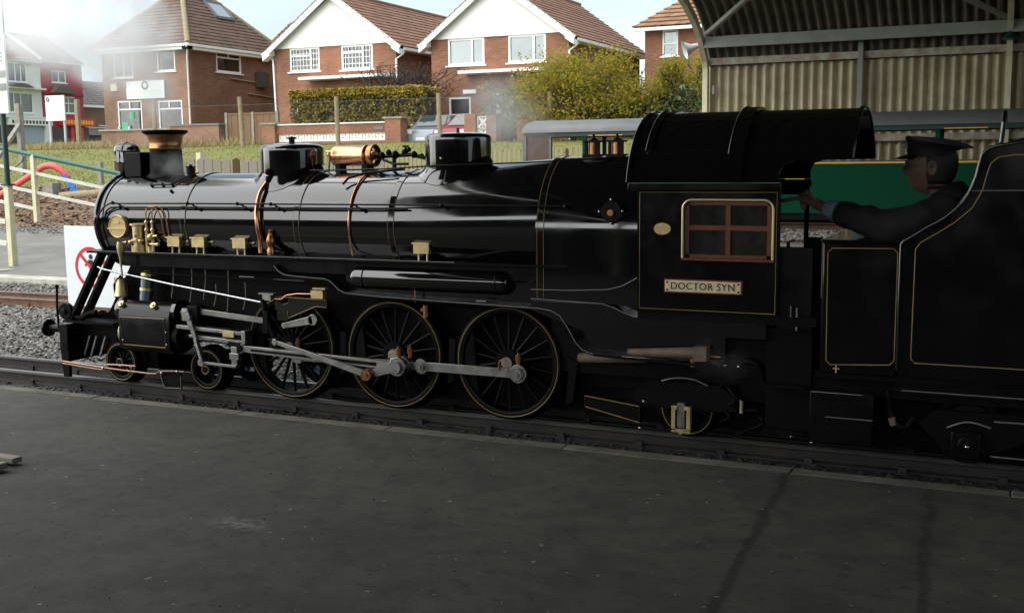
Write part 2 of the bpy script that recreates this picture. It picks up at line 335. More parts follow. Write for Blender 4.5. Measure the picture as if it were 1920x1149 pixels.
def text(body, size, name, m, parent, loc, rot=(PI/2, 0, 0), ext=.001, align='CENTER', space=1.0, xs=1.0):
    cu = bpy.data.curves.new(name, 'FONT'); cu.body = body; cu.size = size; cu.extrude = ext; cu.align_x = align; cu.align_y = 'CENTER'; cu.space_character = space
    tmp = bpy.data.objects.new('tmp', cu); COL.objects.link(tmp); dg = bpy.context.evaluated_depsgraph_get(); dg.update()
    me = bpy.data.meshes.new_from_object(tmp.evaluated_get(dg)); bpy.data.objects.remove(tmp)
    me.materials.clear(); me.materials.append(M[m]); o = bpy.data.objects.new(name, me); COL.objects.link(o)
    o0 = ORG.get(parent, Vector()) if parent else Vector()
    o.parent = parent; o.location = Vector(loc)-o0; o.rotation_euler = rot; o.scale = (xs, 1, 1); ORG[o] = o0; return o
def spline(pts, k=8):      # Catmull-Rom through points
    pts = [Vector(p) for p in pts]; out = []
    for i in range(len(pts)-1):
        a = pts[max(i-1, 0)]; b = pts[i]; c = pts[i+1]; d = pts[min(i+2, len(pts)-1)]
        for j in range(k):
            t = j/k; out.append(.5*((2*b)+(c-a)*t+(2*a-5*b+4*c-d)*t*t+(3*b-a-3*c+d)*t**3))
    return out+[pts[-1]]
def interp(x, xs, ys):
    if x <= xs[0]: return ys[0]
    for i in range(len(xs)-1):
        if x <= xs[i+1]: return ys[i]+(ys[i+1]-ys[i])*(x-xs[i])/(xs[i+1]-xs[i])
    return ys[-1]
GY = [-50, 4.6, 5, 9, 13.5, 17, 27, 31, 32.4, 37, 50, 60, 120, 700]; GZ = [0, .06, .08, .3, .36, .85, 2.05, 2.15, 1.85, 1.9, 3.0, 3.25, 3.4, 3.4]
def G(y): return interp(y, GY, GZ)

# ================================================================== SETTING: ground
def sheet(name, m, xs, ys, zf, kind='structure'):
    mb = MB(); nx = len(xs); vs = [(x, y, zf(x, y)) for y in ys for x in xs]
    mb.add(vs, [(j*nx+i, j*nx+i+1, (j+1)*nx+i+1, (j+1)*nx+i) for j in range(len(ys)-1) for i in range(nx-1)])
    o = mb.build(name, m, smooth=60); o['kind'] = kind; return o
def lin(a, b, n): return [a+(b-a)*i/n for i in range(n+1)]
def gnoise(x, y):
    w = min(1, max(0, (y-16)/4)) if x < -4 else .0
    return G(y)+.06*w*noise.noise(Vector((x*.35, y*.35, 0)))
sheet('ground', 'grass_ground', [-700, -200]+lin(-90, -6, 84)+lin(-5, 40, 15)+[200, 700], [17.2, 18]+lin(19, 30, 11)+[31, 32.4, 34, 37, 50, 60, 120, 300, 700], gnoise)
sheet('soil', 'soil', [-700, -100]+lin(-40, 40, 40)+[700], [9.4, 11, 13.5, 15, 16, 17.25], lambda x, y: G(y)-.003+(.03*noise.noise(Vector((x, y, 0))) if 9.5 < y < 17 else 0))
sheet('path', 'asphalt_far', [-700, -100]+lin(-40, 40, 20)+[700], [4.58, 5, 7, 9.42], lambda x, y: G(y))
MB().box(-60, 40, 4.28, 4.58, -.2, .07).build('kerb', 'pale_kerb', kind='structure')
sheet('dark_trackbed', 'dark_ballast', [-700, -60]+lin(-30, 30, 60)+[700], [-.38, -.2, 0, .25, .5, .56], lambda x, y: -.085+.015*noise.noise(Vector((x*3, y*3, 2))))  # near-black bed along the near track
sheet('trackbed', 'ballast_bed', [-700, -60]+lin(-30, 30, 40)+[700], [.56, .9, 1.5, 2.2, 2.9, 3.4, 3.9, 4.28], lambda x, y: -.10+(.02*noise.noise(Vector((x*3, y*3, 2)))) + (.02 if y < .6 else 0))
plat = MB().box(-60, 30, -16, -.47, -.3, 0).build('platform', 'asphalt', kind='structure')
x = -60
while x < 30:
    w = .9+random.random()*.25; dz = random.uniform(-.003, .001)
    if -14 < x < 9: MB().box(x, x+w-.003, -.47+random.uniform(-.004, 0), -.385+random.uniform(-.006, .006), -.3, .006+dz).build('edge_slab', 'nosing', plat, bevel=.006)
    x += w
sheet('platform_behind', 'grass_ground', [-700, 0, 700], [-700, -100, -16], lambda x, y: -.02)
# ------------------------------------------------------------------ tracks
def track(name, y1, y2, xa, xb, zt, side_m, label):
    t = thing(name, label, 'railway track', ((xa+xb)/2, (y1+y2)/2, zt-.1)); t['kind'] = 'structure'; del t['category']
    prof = [(-.035, -.085), (.035, -.085), (.035, -.075), (.006, -.068), (.006, -.024), (.02, -.018), (.02, -.003), (.016, 0), (-.016, 0), (-.02, -.003), (-.02, -.018), (-.006, -.024), (-.006, -.068), (-.035, -.075)]
    for y in (y1, y2):
        r = MB().prism([(y+a, zt+b-.001) for a, b in prof], 'x', xa, xb).build('rail', side_m, t)
        MB().box(xa, xb, y-.013, y+.013, zt-.002, zt+.0005).build('rail_head', 'rail_top', r)
        mb = MB()
        n = 0; x = max(xa, -12)
        while x < min(xb, 8) and n < 60:
            mb.box(x-.03, x+.03, y-.06, y+.06, zt-.088, zt-.078).box(x-.02, x+.02, y-.045, y-.028, zt-.08, zt-.05).box(x-.02, x+.02, y+.028, y+.045, zt-.08, zt-.05); x += .45; n += 1
        mb.build('rail_clips', side_m, r)
    x = max(xa, -12); first = None
    mb = MB().box(x-.06, x+.06, y1-.2, y2+.2, zt-.16, zt-.087); first = mb.build('sleeper', 'sleeper_wood', t)
    k = 1
    while x+k*.45 < min(xb, 7): dup(first, t, (k*.45, random.uniform(-.02, .02), 0)); k += 1
    return t
track('railway_track', .065, .470, -60, 20, 0, 'rail_dark', 'near narrow gauge track the black locomotive stands on')
track('railway_track', 3.25, 3.66, -60, 20, 0, 'rail_rust', 'rusty narrow gauge track between the ballast and the far platform')
track('railway_track', 11.8, 12.21, -5.5, 20, .42, 'rail_rust', 'back track beneath the green carriage')
# ballast stones
def stones(name, n, xr, yr, zf, sz, m, flat=.7, dens=None):
    mb = MB()
    for _ in range(n):
        x = random.uniform(*xr); y = random.uniform(*yr); s = sz*random.uniform(.5, 1.25)
        if dens and not dens(x, y): continue
        z = zf(x, y); e = [Vector((1, 0, 0)), Vector((-1, 0, 0)), Vector((0, 1, 0)), Vector((0, -1, 0)), Vector((0, 0, flat)), Vector((0, 0, -flat))]
        rot = Matrix.Rotation(random.uniform(0, 6.28), 3, 'Z') @ Matrix.Rotation(random.uniform(-.7, .7), 3, 'X')
        vs = [Vector((x, y, z))+rot @ (v*s*random.uniform(.7, 1.2)) for v in e]
        mb.add(vs, [(0, 2, 4), (2, 1, 4), (1, 3, 4), (3, 0, 4), (2, 0, 5), (1, 2, 5), (3, 1, 5), (0, 3, 5)])
    return mb.build(name, m, smooth=0, kind='stuff')
stones('ballast', 11000, (-9, -1.2), (.55, 3.15), lambda x, y: -.085, .030, 'ballast_stone', .6)
stones('ballast', 3000, (-9, 2.6), (.12, .42), lambda x, y: -.10, .026, 'dark_stone', .6)
stones('ballast', 5200, (-10, 3), (3.7, 4.27), lambda x, y: -.085+.10*(y-3.7)/.55, .026, 'ballast_stone', .6)
stones('ballast', 3200, (-9, 5), (-.37, .02), lambda x, y: -.085, .022, 'dark_stone', .5)
stones('ballast', 1500, (-1.2, 4), (2.2, 3.2), lambda x, y: -.085, .03, 'ballast_stone', .6)
stones('ballast', 2500, (-1.5, 3.5), (9.7, 11.6), lambda x, y: G(y)+.02, .04, 'ballast_stone', .6)
stones('bark_litter', 7000, (-26, -9), (9.6, 17.1), lambda x, y: G(y)+.01, .07, 'bark', .25)
stones('gravel', 2500, (-17, -8), (8.6, 10.6), lambda x, y: G(y)+.01, .03, 'ballast_stone', .5)
stones('platform_grit', 700, (-6, 5), (-3.6, -.45), lambda x, y: .001, .0045, 'ballast_stone', .6)
stones('platform_grit', 500, (-6, 5), (-3.6, -.45), lambda x, y: .001, .0045, 'dark_stone', .6)
# grass
def blades(name, n, xr, yr, h, m, w=.012, dens=None):
    mb = MB()
    for _ in range(n):
        x = random.uniform(*xr); y = random.uniform(*yr)
        if dens and random.random() > dens(x, y): continue
        a = random.uniform(0, 6.28); z = gnoise(x, y)-.02; hh = h*random.uniform(.4, 1.3); lx = random.gauss(0, .35)*hh; ly = random.gauss(0, .35)*hh
        dx, dy = math.cos(a)*w, math.sin(a)*w
        mb.add([(x-dx, y-dy, z), (x+dx, y+dy, z), (x+lx, y+ly, z+hh)], [(0, 1, 2)])
    return mb.build(name, m, smooth=0, kind='stuff')
blades('grass', 60000, (-42, -6), (17, 31), .07, 'grass_blade', .016, lambda x, y: .4+.6*(noise.noise(Vector((x*.5, y*.5, 3)))+.5))
blades('tall_grass', 3000, (-36, -24), (28.4, 30.6), .42, 'dry_grass', .018, lambda x, y: max(0, noise.noise(Vector((x*.45, y*.7, 7)))+.35))
blades('tall_grass', 5000, (-60, -30), (30, 40), .5, 'dry_grass', .025, lambda x, y: max(0, noise.noise(Vector((x*.45, y*.7, 7)))+.3))

# ================================================================== TRAIN SHED
XS = -1.95
arch = [(14.5, .2), (14.5, 3.05), (14.42, 3.25), (14.25, 3.45), (14.0, 3.66), (13.6, 3.90), (13.0, 4.13), (12, 4.38), (10.5, 4.64), (8, 4.92), (5.5, 5.06), (3, 5.10), (.5, 5.04), (-2, 4.87), (-4.5, 4.58), (-7, 4.15), (-8.6, 3.75), (-9.6, 3.35)]
shed = thing('train_shed', 'arched corrugated train shed with cream steel posts over the platform', 'train shed', (3, 2, 0))
def corr_pts(path, u, amp, ph):   # offset of arch path normal for corrugation
    out = []
    for i, (y, z) in enumerate(path):
        a = path[max(i-1, 0)]; b = path[min(i+1, len(path)-1)]; ty, tz = b[0]-a[0], b[1]-a[1]; l = math.hypot(ty, tz); ny, nz_ = tz/l, -ty/l
        d = amp*math.cos(2*PI*u/ph)
        out.append((y+ny*d, z+nz_*d))
    return out
PITCH_C = .165
def corr_sheet(name, m, path, xa, xb, lift=0, parent=shed, lab=None, sub=8, amp=.056):
    mb = MB(); nn = int(round((xb-xa)/PITCH_C*sub)); rows = []
    for i in range(nn+1):
        x = xa+(xb-xa)*i/nn; rows.append([(x, y, z+lift) for y, z in corr_pts(path, x, amp, PITCH_C)])
    mb.loft(rows, closed=False, cap=False); return mb.build(name, m, parent, smooth=80)
wall_path = [(14.56, .2), (14.56, 1.6), (14.56, 3.3)]
roof_path = [(y, z+.09) if i > 1 else (y+.06, z) for i, (y, z) in enumerate(arch[1:])]
xx = XS; k = 0
while xx < 11:
    x2 = xx+PITCH_C*6
    corr_sheet('wall_sheet', 'sheet_cream', [(y-.004*(k % 2), z) for y, z in wall_path], xx, x2+.02)
    corr_sheet('roof_sheet', 'sheet_roof', [(y, z+.05+.004*(k % 2)) for y, z in roof_path], xx, x2+.02); xx = x2; k += 1
ext = [(y, z) for y, z in arch if y < -.2]
def xe(y): return -1.95+.40*(y+1.0) if y < -1 else XS
MB().loft([[(xe(y)-.4*(-y > 1), y, z+.05), (XS, y, z+.05), (XS, y, z+.11), (xe(y)-.4*(-y > 1), y, z+.11)] for y, z in ext]).build('unseen_canopy', 'sheet_roof', shed)  # out-of-view roof added, edge slanted to darken the boiler's reflection
MB().box(XS, 11, 14.40, 14.44, 3.12, 3.24).build('wall_rail', 'shed_rail', shed)
MB().box(XS, 11, 14.40, 14.44, 1.72, 1.84).build('wall_rail', 'shed_rail', shed)
MB().box(XS+.05, 11, 14.02, 14.10, 3.39, 3.585).build('eaves_beam', 'beam_grey', shed, bevel=.01)
MB().box(XS, 11, -9.62, -9.5, 3.15, 3.4).build('eaves_beam', 'beam_grey', shed)
for xp, nm, mtl in ((XS, 'arch_rib', 'cream_paint'), (3.05, 'arch_rib', 'cream_paint'), (8.05, 'arch_rib', 'cream_paint')):
    mb = MB(); rr = []
    for i, (y, z) in enumerate(arch):
        a = arch[max(i-1, 0)]; b = arch[min(i+1, len(arch)-1)]; ty, tz = b[0]-a[0], b[1]-a[1]; l = math.hypot(ty, tz); ny, nz_ = tz/l, -ty/l
        rr.append([(xp-.045, y, z), (xp+.045, y, z), (xp+.045, y-ny*.14, z-nz_*.14), (xp-.045, y-ny*.14, z-nz_*.14)] if i else [(xp-.045, y, z), (xp+.045, y, z), (xp+.045, y-.14, z), (xp-.045, y-.14, z)])
    mb.loft([[(Vector(p)-Vector((0, .04, .0))) for p in q] for q in rr]); mb.build(nm, mtl, shed, smooth=0)
for xp in (XS, 3.05, 8.05): MB().box(xp-.05, xp+.05, -9.6, -9.5, 0, 3.2).build('post', 'cream_paint', shed)
MB().box(.70, .78, 14.30, 14.40, .2, 3.75).build('wall_post', 'beam_grey', shed)
MB().box(5.5, 5.58, 14.30, 14.40, .2, 3.75).build('wall_post', 'beam_grey', shed)
for a_, b_ in (((XS+.1, 14.0, 3.62), (-.6, 12.6, 4.17)), ((3.0, 14.0, 3.62), (1.7, 12.6, 4.17))): MB().bar(a_, b_, .07, .07).build('brace', 'beam_grey', shed)
for y, z in ((11.2, 4.44), (7.5, 4.86), (3, 5.0), (-1.5, 4.83), (-6, 4.25)): MB().box(XS, 11, y-.04, y+.04, z-.07, z+.03).build('purlin', 'beam_grey', shed)
MB().box(-1.83, -1.79, 14.38, 14.44, 2.6, 2.76).build('switch_box', 'beam_grey', shed)
# loudspeaker on the end post
ls = thing('loudspeaker', 'grey horn loudspeaker fixed to the end post of the train shed', 'loudspeaker', (-1.95, 14.15, 3.3))
hd_ = Vector((-.80, -.42, -.30)).normalized(); ha, hb = MB().frame(hd_); hc = Vector((-1.96, 14.12, 3.47)); mb = MB()
mb.loft([[hc+hd_*h+(ha*math.cos(2*PI*i/28)+hb*math.sin(2*PI*i/28))*r for i in range(28)] for r, h in ((.04, 0), (.045, .08), (.06, .17), (.095, .26), (.155, .32), (.165, .325), (.15, .318), (.06, .18), (.003, .05))], cap=False)
mb.build('horn', 'grey_pipe', ls)
MB().cyl((-2.0, 14.12, 3.46), (-1.93, 14.18, 3.53), .06, n=16).build('driver_unit', 'grey_pipe', ls)
MB().bar((-1.95, 14.3, 3.42), (-1.97, 14.13, 3.46), .03, .05).build('bracket', 'beam_grey', ls)
# bulkhead lamp on the right hand arch
lp = thing('platform_lamp', 'small dark lamp hung from the right hand cream arch', 'lamp', (3.05, 14.1, 2.95))
MB().lathe([(.02, .12), (.05, .10), (.12, .03), (.125, .0), (.11, .0), (.001, .03)], (3.05, 14.02, 3.28), 'z', 20).build('shade', 'dark_green', lp)
MB().cyl((3.05, 14.02, 3.38), (3.05, 14.25, 3.45), .012).build('arm', 'dark_green', lp)

# ================================================================== STEAM LOCOMOTIVE
YC = .265
loco = thing('steam_locomotive', 'glossy black narrow gauge steam locomotive with gold lining and a brass name plate', 'steam locomotive', (-.2, YC, 0))
def P(name, m, mb, par=None, **k): return mb.build(name, m, par or loco, **k)
def circ(x, r, zc, n=64, yc=YC): return [(x, yc+r*math.cos(2*PI*i/n), zc+r*math.sin(2*PI*i/n)) for i in range(n)]
BX = [-2.22, -1.52, -.03, .96]; BR = [.302, .308, .312, .353]; BZ = [1.080, 1.083, 1.086, 1.109]
def bsec(x): return interp(x, BX, BR), interp(x, BX, BZ)
def bsurf(x, z, off=0):           # near-side surface point at height z
    r, zc = bsec(x); r += off; return YC-math.sqrt(max(r*r-(z-zc)**2, 0))
def btop(x, y):
    r, zc = bsec(x); return zc+math.sqrt(max(r*r-(y-YC)**2, 1e-5))
smk = P('smokebox', 'gloss_black', MB().loft([circ(x, *bsec(x)) for x in (-2.22, -1.9, -1.52)]))
P('front_ring', 'gloss_black', MB().lathe([(.295, -2.252), (.312, -2.25), (.318, -2.24), (.318, -2.225), (.312, -2.215), (.30, -2.212)], (0, YC, 1.08), 'x', 64), smk)
P('front_ring', 'gloss_black', MB().lathe([(.303, -2.19), (.309, -2.188), (.309, -2.176), (.303, -2.174)], (0, YC, 1.08), 'x', 64), smk)
P('smokebox_door', 'frame_black', MB().lathe([(.30, -2.245), (.26, -2.262), (.2, -2.285), (.1, -2.305), (.001, -2.31)], (0, YC, 1.08), 'x', 48), smk)
boiler = P('boiler', 'gloss_black', MB().loft([circ(x, *bsec(x)) for x in (-1.52, -1.2, -.8, -.4, -.03, .2, .4, .6, .8, .96)]))
def fsec(x, r, zc, zb, n=30):
    pts = [(x, YC-r, zb)]+[(x, YC-r*math.cos(PI*i/n), 1.05+(zc+r-1.05)*math.sin(PI*i/n)) for i in range(n+1)]+[(x, YC+r, zb)]
    return pts
fb = P('firebox', 'gloss_black', MB().loft([fsec(.955, .360, 1.112, .70), fsec(1.25, .361, 1.113, .70), fsec(1.56, .362, 1.114, .70)]))
# boiler bands with fine lining each side
for x, lined in ((-1.50, 1), (-.63, 1), (.03, 1), (.985, 1)):
    r, zc = bsec(x); r += .002
    if x > .9:
        bnd = P('boiler_band', 'gloss_black', MB().loft([fsec(x-.02, .3635, 1.112, .71), fsec(x+.02, .3635, 1.112, .71)]), boiler)
        for dx in (-.019, .019): P('lining', 'gold_lining', MB().tube(fsec(x+dx, .3645, 1.112, .71, 40), .0011, 4), boiler)
        continue
    bnd = P('boiler_band', 'gloss_black', MB().lathe([(r-.004, x-.022), (r+.0035, x-.018), (r+.0035, x+.018), (r-.004, x+.022)], (0, YC, zc), 'x', 72), boiler)
    mb = MB()
    for dx in (-.019, .019): mb.ring((x+dx, YC, zc), r+.0028, .0011, 'x', 72, 4)
    P('lining', 'gold_lining', mb, boiler)
# chimney
chx = -1.885
def saddle(cx, cy, r1, r2, h, n=48, rings=5, surf=btop):
    rr = []
    for k in range(rings+1):
        t = k/rings; q = r2+(r1-r2)*t; lift = h*(t**2.2)+.004
        rr.append([(cx+q*math.cos(2*PI*i/n), cy+q*math.sin(2*PI*i/n), surf(cx+q*math.cos(2*PI*i/n), cy+q*math.sin(2*PI*i/n))+lift) for i in range(n)])
    return rr
ch = P('chimney', 'sooty_black', MB().lathe([(.112, 1.30), (.108, 1.42), (.105, 1.50), (.104, 1.555)], (chx, YC, 0), 'z', 40).loft(saddle(chx, YC, .110, .132, .02), cap=False))
P('copper_cap', 'old_copper', MB().lathe([(.104, 1.550), (.109, 1.554), (.109, 1.562), (.105, 1.568), (.107, 1.60), (.113, 1.628), (.124, 1.650)], (chx, YC, 0), 'z', 48), ch)
P('chimney_lip', 'sooty_black', MB().lathe([(.123, 1.647), (.142, 1.658), (.150, 1.668), (.147, 1.676), (.12, 1.678), (.095, 1.66), (.09, 1.4)], (chx, YC, 0), 'z', 48), ch)
# headlamp and its bracket box
hl = P('headlamp', 'gloss_black', MB().lathe([(.001, -2.30), (.04, -2.30), (.054, -2.29), (.056, -2.27), (.056, -2.19), (.048, -2.155), (.03, -2.135), (.001, -2.13)], (0, YC, 1.545), 'x', 32))
P('lamp_band', 'gloss_black', MB().ring((-2.215, YC, 1.545), .057, .005, 'x', 32), hl)
mb = MB()
for y0, y1, z0, z1 in ((-.022, .022, .036, .042), (-.022, .022, -.042, -.036), (-.022, -.016, -.042, .042), (.016, .022, -.042, .042)): mb.box(-2.225, -2.20, .185+y0, .185+y1, 1.505+z0, 1.505+z1)
P('number_frame', 'bright_steel', mb, hl)
P('lamp_bracket', 'frame_black', MB().box(-2.16, -2.02, .17, .36, 1.37, 1.535).box(-2.20, -2.15, .2, .33, 1.40, 1.5), bevel=.006)
P('bracket_foot', 'frame_black', MB().bar((-2.2, .22, 1.46), (-2.235, .22, 1.37), .04, .02).bar((-2.2, .31, 1.46), (-2.235, .31, 1.37), .04, .02))
P('vent_cap', 'frame_black', MB().cyl((-1.655, YC-.03, 1.36), (-1.655, YC-.03, 1.43), .028, n=20).cyl((-1.655, YC-.03, 1.43), (-1.655, YC-.03, 1.438), .034, n=20).cyl((-1.655, YC-.03, 1.438), (-1.655, YC-.03, 1.45), .012), bevel=.002)
# small step rail with knobs on the smokebox top
def onb(x, ang, off=0):           # ang from top towards the near side
    r, zc = bsec(x); return (x, YC-(r+off)*math.sin(ang), zc+(r+off)*math.cos(ang))
mb = MB().tube([onb(-1.84, .72, .012), onb(-1.66, .72, .012), onb(-1.60, .45, .012), onb(-1.56, .2, .012)], .0045)
for x, a in ((-1.84, .70), (-1.75, .68), (-1.67, .68), (-1.64, .88)): mb.sphere(onb(x, a, .008), .011, 8, 6)
P('strap_rail', 'frame_black', mb)
# domes
def dome(name, cx, r, zt, er):
    d = P(name, 'gloss_black', MB().lathe([(r*.998, 1.33), (r*1.0, zt-er*1.15)]+[(r-er+er*math.cos(a*PI/16), zt-er*.7+er*.7*math.sin(a*PI/16)) for a in range(0, 9)]+[(r*.6, zt+.006), (.001, zt+.010)], (cx, YC, 0), 'z', 56).loft(saddle(cx, YC, r, r+.045, .045), cap=False), smooth=40)
    return d
d1 = dome('sand_dome', -.865, .197, 1.568, .04)
P('filler_cap', 'frame_black', MB().cyl((-.865, YC, 1.57), (-.865, YC, 1.60), .018).lathe([(.001, 1.618), (.03, 1.612), (.034, 1.604), (.001, 1.598)], (-.865, YC, 0), 'z', 20), d1)
d2 = dome('steam_dome', .312, .194, 1.612, .036)
P('dome_nut', 'red_paint', MB().cyl((.312, YC, 1.61), (.312, YC, 1.645), .010), d2)
P('oil_nipple', 'brass', MB().sphere((.30, YC-.194, 1.47), .007), d2)
P('valve_body', 'frame_black', MB().sphere((-.90, .06, 1.40), .022).cyl((-.90, .09, 1.40), (-.90, .045, 1.40), .016).cyl((-.90, .06, 1.40), (-.905, .055, 1.345), .014), d1)
# sanding pipe (thick copper) and thin copper pipe down the barrel
P('sand_pipe', 'copper', MB().tube(spline([(-.90, .05, 1.385), onb(-.908, .62, .022), onb(-.915, .95, .024), onb(-.91, 1.3, .024), onb(-.90, 1.6, .024), onb(-.895, 1.85, .024), (-.893, -.055, .91)], 6), .0135, 10))
P('steam_pipe_thin', 'copper', MB().tube(spline([(-.22, YC-.02, 1.41)]+[onb(-.24-.012*math.sin(a), a, .009) for a in (.3, .6, .9, 1.2, 1.5, 1.8)]+[(-.245, -.03, .91)], 5), .0062, 8))
# copper generator / whistle drum between the domes
wd = P('turbo_generator', 'copper', MB().lathe([(.001, -.565), (.045, -.563), (.060, -.552), (.064, -.54), (.062, -.53), (.062, -.335), (.066, -.33), (.066, -.315), (.05, -.305), (.028, -.30), (.026, -.26), (.001, -.26)], (0, .28, 1.492), 'x', 36))
P('end_ring', 'old_copper', MB().lathe([(.063, -.30), (.069, -.295), (.069, -.262), (.060, -.258), (.045, -.28)], (0, .28, 1.492), 'x', 36), wd)
P('foot', 'frame_black', MB().box(-.53, -.50, .24, .32, 1.36, 1.44).box(-.34, -.30, .24, .32, 1.36, 1.44), wd)
P('cock', 'brass', MB().cyl((-.59, .25, 1.40), (-.575, .25, 1.50), .010).sphere((-.58, .25, 1.50), .016).cyl((-.60, .25, 1.52), (-.56, .25, 1.52), .006), wd)
mb = MB().tube([(-.26, .27, 1.485), (-.12, .27, 1.49), (.0, .26, 1.495), (.11, .26, 1.47)], .012, 8)
for x, z, r in ((-.21, 1.49, .024), (-.16, 1.51, .018), (-.11, 1.495, .026), (-.05, 1.51, .022), (-.02, 1.525, .016), (.02, 1.495, .022), (.06, 1.485, .018)): mb.sphere((x, .265+random.uniform(-.02, .02), z), r, 8, 6)
mb.cyl((-.04, .26, 1.51), (-.04, .26, 1.545), .007).cyl((-.06, .26, 1.545), (-.02, .26, 1.545), .006).tube([(-.2, .25, 1.47), (-.1, .22, 1.44), (0, .22, 1.44)], .008).cyl((-.12, .26, 1.40), (-.12, .26, 1.49), .012)
P('whistle_valve', 'frame_black', mb)
P('pull_rod', 'frame_black', MB().tube([(-.62, .10, 1.405), (-.1, .09, 1.412), (.3, .045, 1.43), (.8, .06, 1.44), (1.5, .1, 1.47)], .0045, 6))
mb = MB().tube([(-.34, .03, 1.325), (-.32, .06, 1.36), (-.24, .10, 1.385), (-.05, .13, 1.405), (.02, .14, 1.41)], .0075)
P('lubricator_pipe', 'frame_black', mb)
# safety valves
for x in (1.155, 1.292):
    sv = P('safety_valve', 'frame_black', MB().box(x-.05, x+.05, YC-.045, YC+.045, 1.455, 1.483).bar((x-.034, YC-.02, 1.48), (x-.034, YC-.02, 1.552), .014, .02).bar((x+.034, YC-.02, 1.48), (x+.034, YC-.02, 1.552), .018, .02).bar((x, YC+.03, 1.48), (x, YC+.03, 1.552), .02, .02).box(x-.046, x+.046, YC-.04, YC+.04, 1.548, 1.558).lathe([(.03, 1.558), (.022, 1.566), (.008, 1.572), (.007, 1.592), (.001, 1.594)], (x, YC, 0), 'z', 16))
    P('valve_spring_case', 'old_copper', MB().cyl((x, YC, 1.483), (x, YC, 1.55), .027, n=20), sv)
P('valve_mount', 'frame_black', MB().lathe([(.15, -.12), (.14, 0), (.001, .006)], (1.224, YC, 1.466), 'z', 40))
# handrails on the near side
def hr(x, z, off=.03): return (x, bsurf(x, z, 0)-off, z)
hy = [(-2.235, YC-.30, 1.02), (-2.20, YC-.325, 1.10), (-2.15, YC-.325, 1.17), (-2.09, YC-.322, 1.203)]
P('handrail', 'frame_black', MB().tube(spline(hy, 6)+[(x, YC-.325-(.02 if x > .3 else 0)-(.012 if x > .6 else 0), 1.206+.005*(x+2.09)/3) for x in (-1.5, -.8, 0, .6, 1.13)], .0052, 8))
P('handrail', 'frame_black', MB().tube(spline([(-2.16, YC-.305, 1.08), (-2.13, YC-.315, 1.15), (-2.08, YC-.318, 1.178)], 6)+[(-1.5, YC-.320, 1.180), (-.5, YC-.322, 1.182), (.15, YC-.325, 1.186)], .0062, 8))
for x in (-2.06, -1.44, -1.05, -.80, -.22, .38, 1.13):
    yk = YC-.327-(.02 if x > .3 else 0)-(.012 if x > .6 else 0)
    P('handrail_knob', 'frame_black', MB().sphere((x, yk, 1.208), .012, 10, 8).cyl((x, YC-.26, 1.20), (x, yk, 1.207), .006))
    if x < .2: P('handrail_knob', 'frame_black', MB().sphere((x+.06, YC-.322, 1.18), .013, 10, 8).cyl((x+.06, YC-.26, 1.175), (x+.06, YC-.32, 1.18), .006))
# washout plug with studs on the firebox
wp = P('washout_flange', 'frame_black', MB().cyl((1.39, -.085, 1.185), (1.39, -.108, 1.185), .055, n=28))
P('washout_plug', 'old_copper', MB().cyl((1.39, -.10, 1.18), (1.39, -.122, 1.18), .017, n=12), wp)
for dx, dz in ((0, .062), (-.065, 0), (.062, .003), (0, -.06)): P('stud', 'bright_steel', MB().sphere((1.39+dx, -.106, 1.185+dz), .007, 8, 6), wp)
# running board and valance
P('running_board', 'gloss_black', MB().box(-2.27, 1.14, -.105, .14, .880, .897).box(-2.27, 1.14, .39, .635, .880, .897), bevel=.003)
P('running_board_edge', 'pale_lining', MB().box(-2.27, .47, -.1075, -.105, .8935, .897))
P('valance', 'frame_black', MB().box(-2.0, 1.14, -.06, -.05, .80, .88))
lp_ = [(-.76, .845), (-.735, .815), (-.69, .792), (-.62, .785), (-.40, .776), (-.36, .765), (-.30, .715), (-.26, .698), (-.105, .689), (.4, .676), (.98, .664), (1.05, .655), (1.10, .63), (1.15, .56), (1.19, .49), (1.23, .452), (1.29, .434), (1.55, .425), (1.98, .412)]
lo = MB()
for i in range(len(lp_)-1):
    (x0, z0), (x1, z1) = lp_[i], lp_[i+1]; lo.prism([(x0, z0), (x1, z1), (x1, z1-.014), (x0, z0-.014)], 'y', -.105, -.03)
P('footplate', 'frame_black', lo, smooth=40)
P('lining', 'pale_lining', MB().tube([(x, -.107, z-.003) for x, z in lp_[:17]], .0024, 5))
P('splasher_plate', 'gloss_black', MB().prism([(-.30, .70), (-.26, .69), (.98, .655), (1.10, .62), (1.20, .46), (1.29, .43), (1.98, .41), (1.98, .64), (1.55, .70), (1.55, .88), (-.30, .88)], 'y', -.03, -.01))
P('lining', 'pale_lining', MB().tube([(.93, -.101, .762), (1.15, -.101, .765), (1.37, -.101, .778), (1.45, -.101, .80), (1.53, -.101, .845)], .0022, 5))
P('lining', 'pale_lining', MB().tube([(.93, -.101, .712), (1.34, -.101, .701), (1.40, -.101, .685), (1.47, -.101, .655), (1.52, -.101, .640), (1.75, -.101, .634), (2.15, -.101, .634)], .0024, 5))
P('ashpan_side', 'gloss_black', MB().prism([(.93, .70), (1.34, .70), (1.40, .685), (1.52, .64), (2.2, .634), (2.2, .56), (1.2, .56), (.93, .65)], 'y', -.10, -.02))
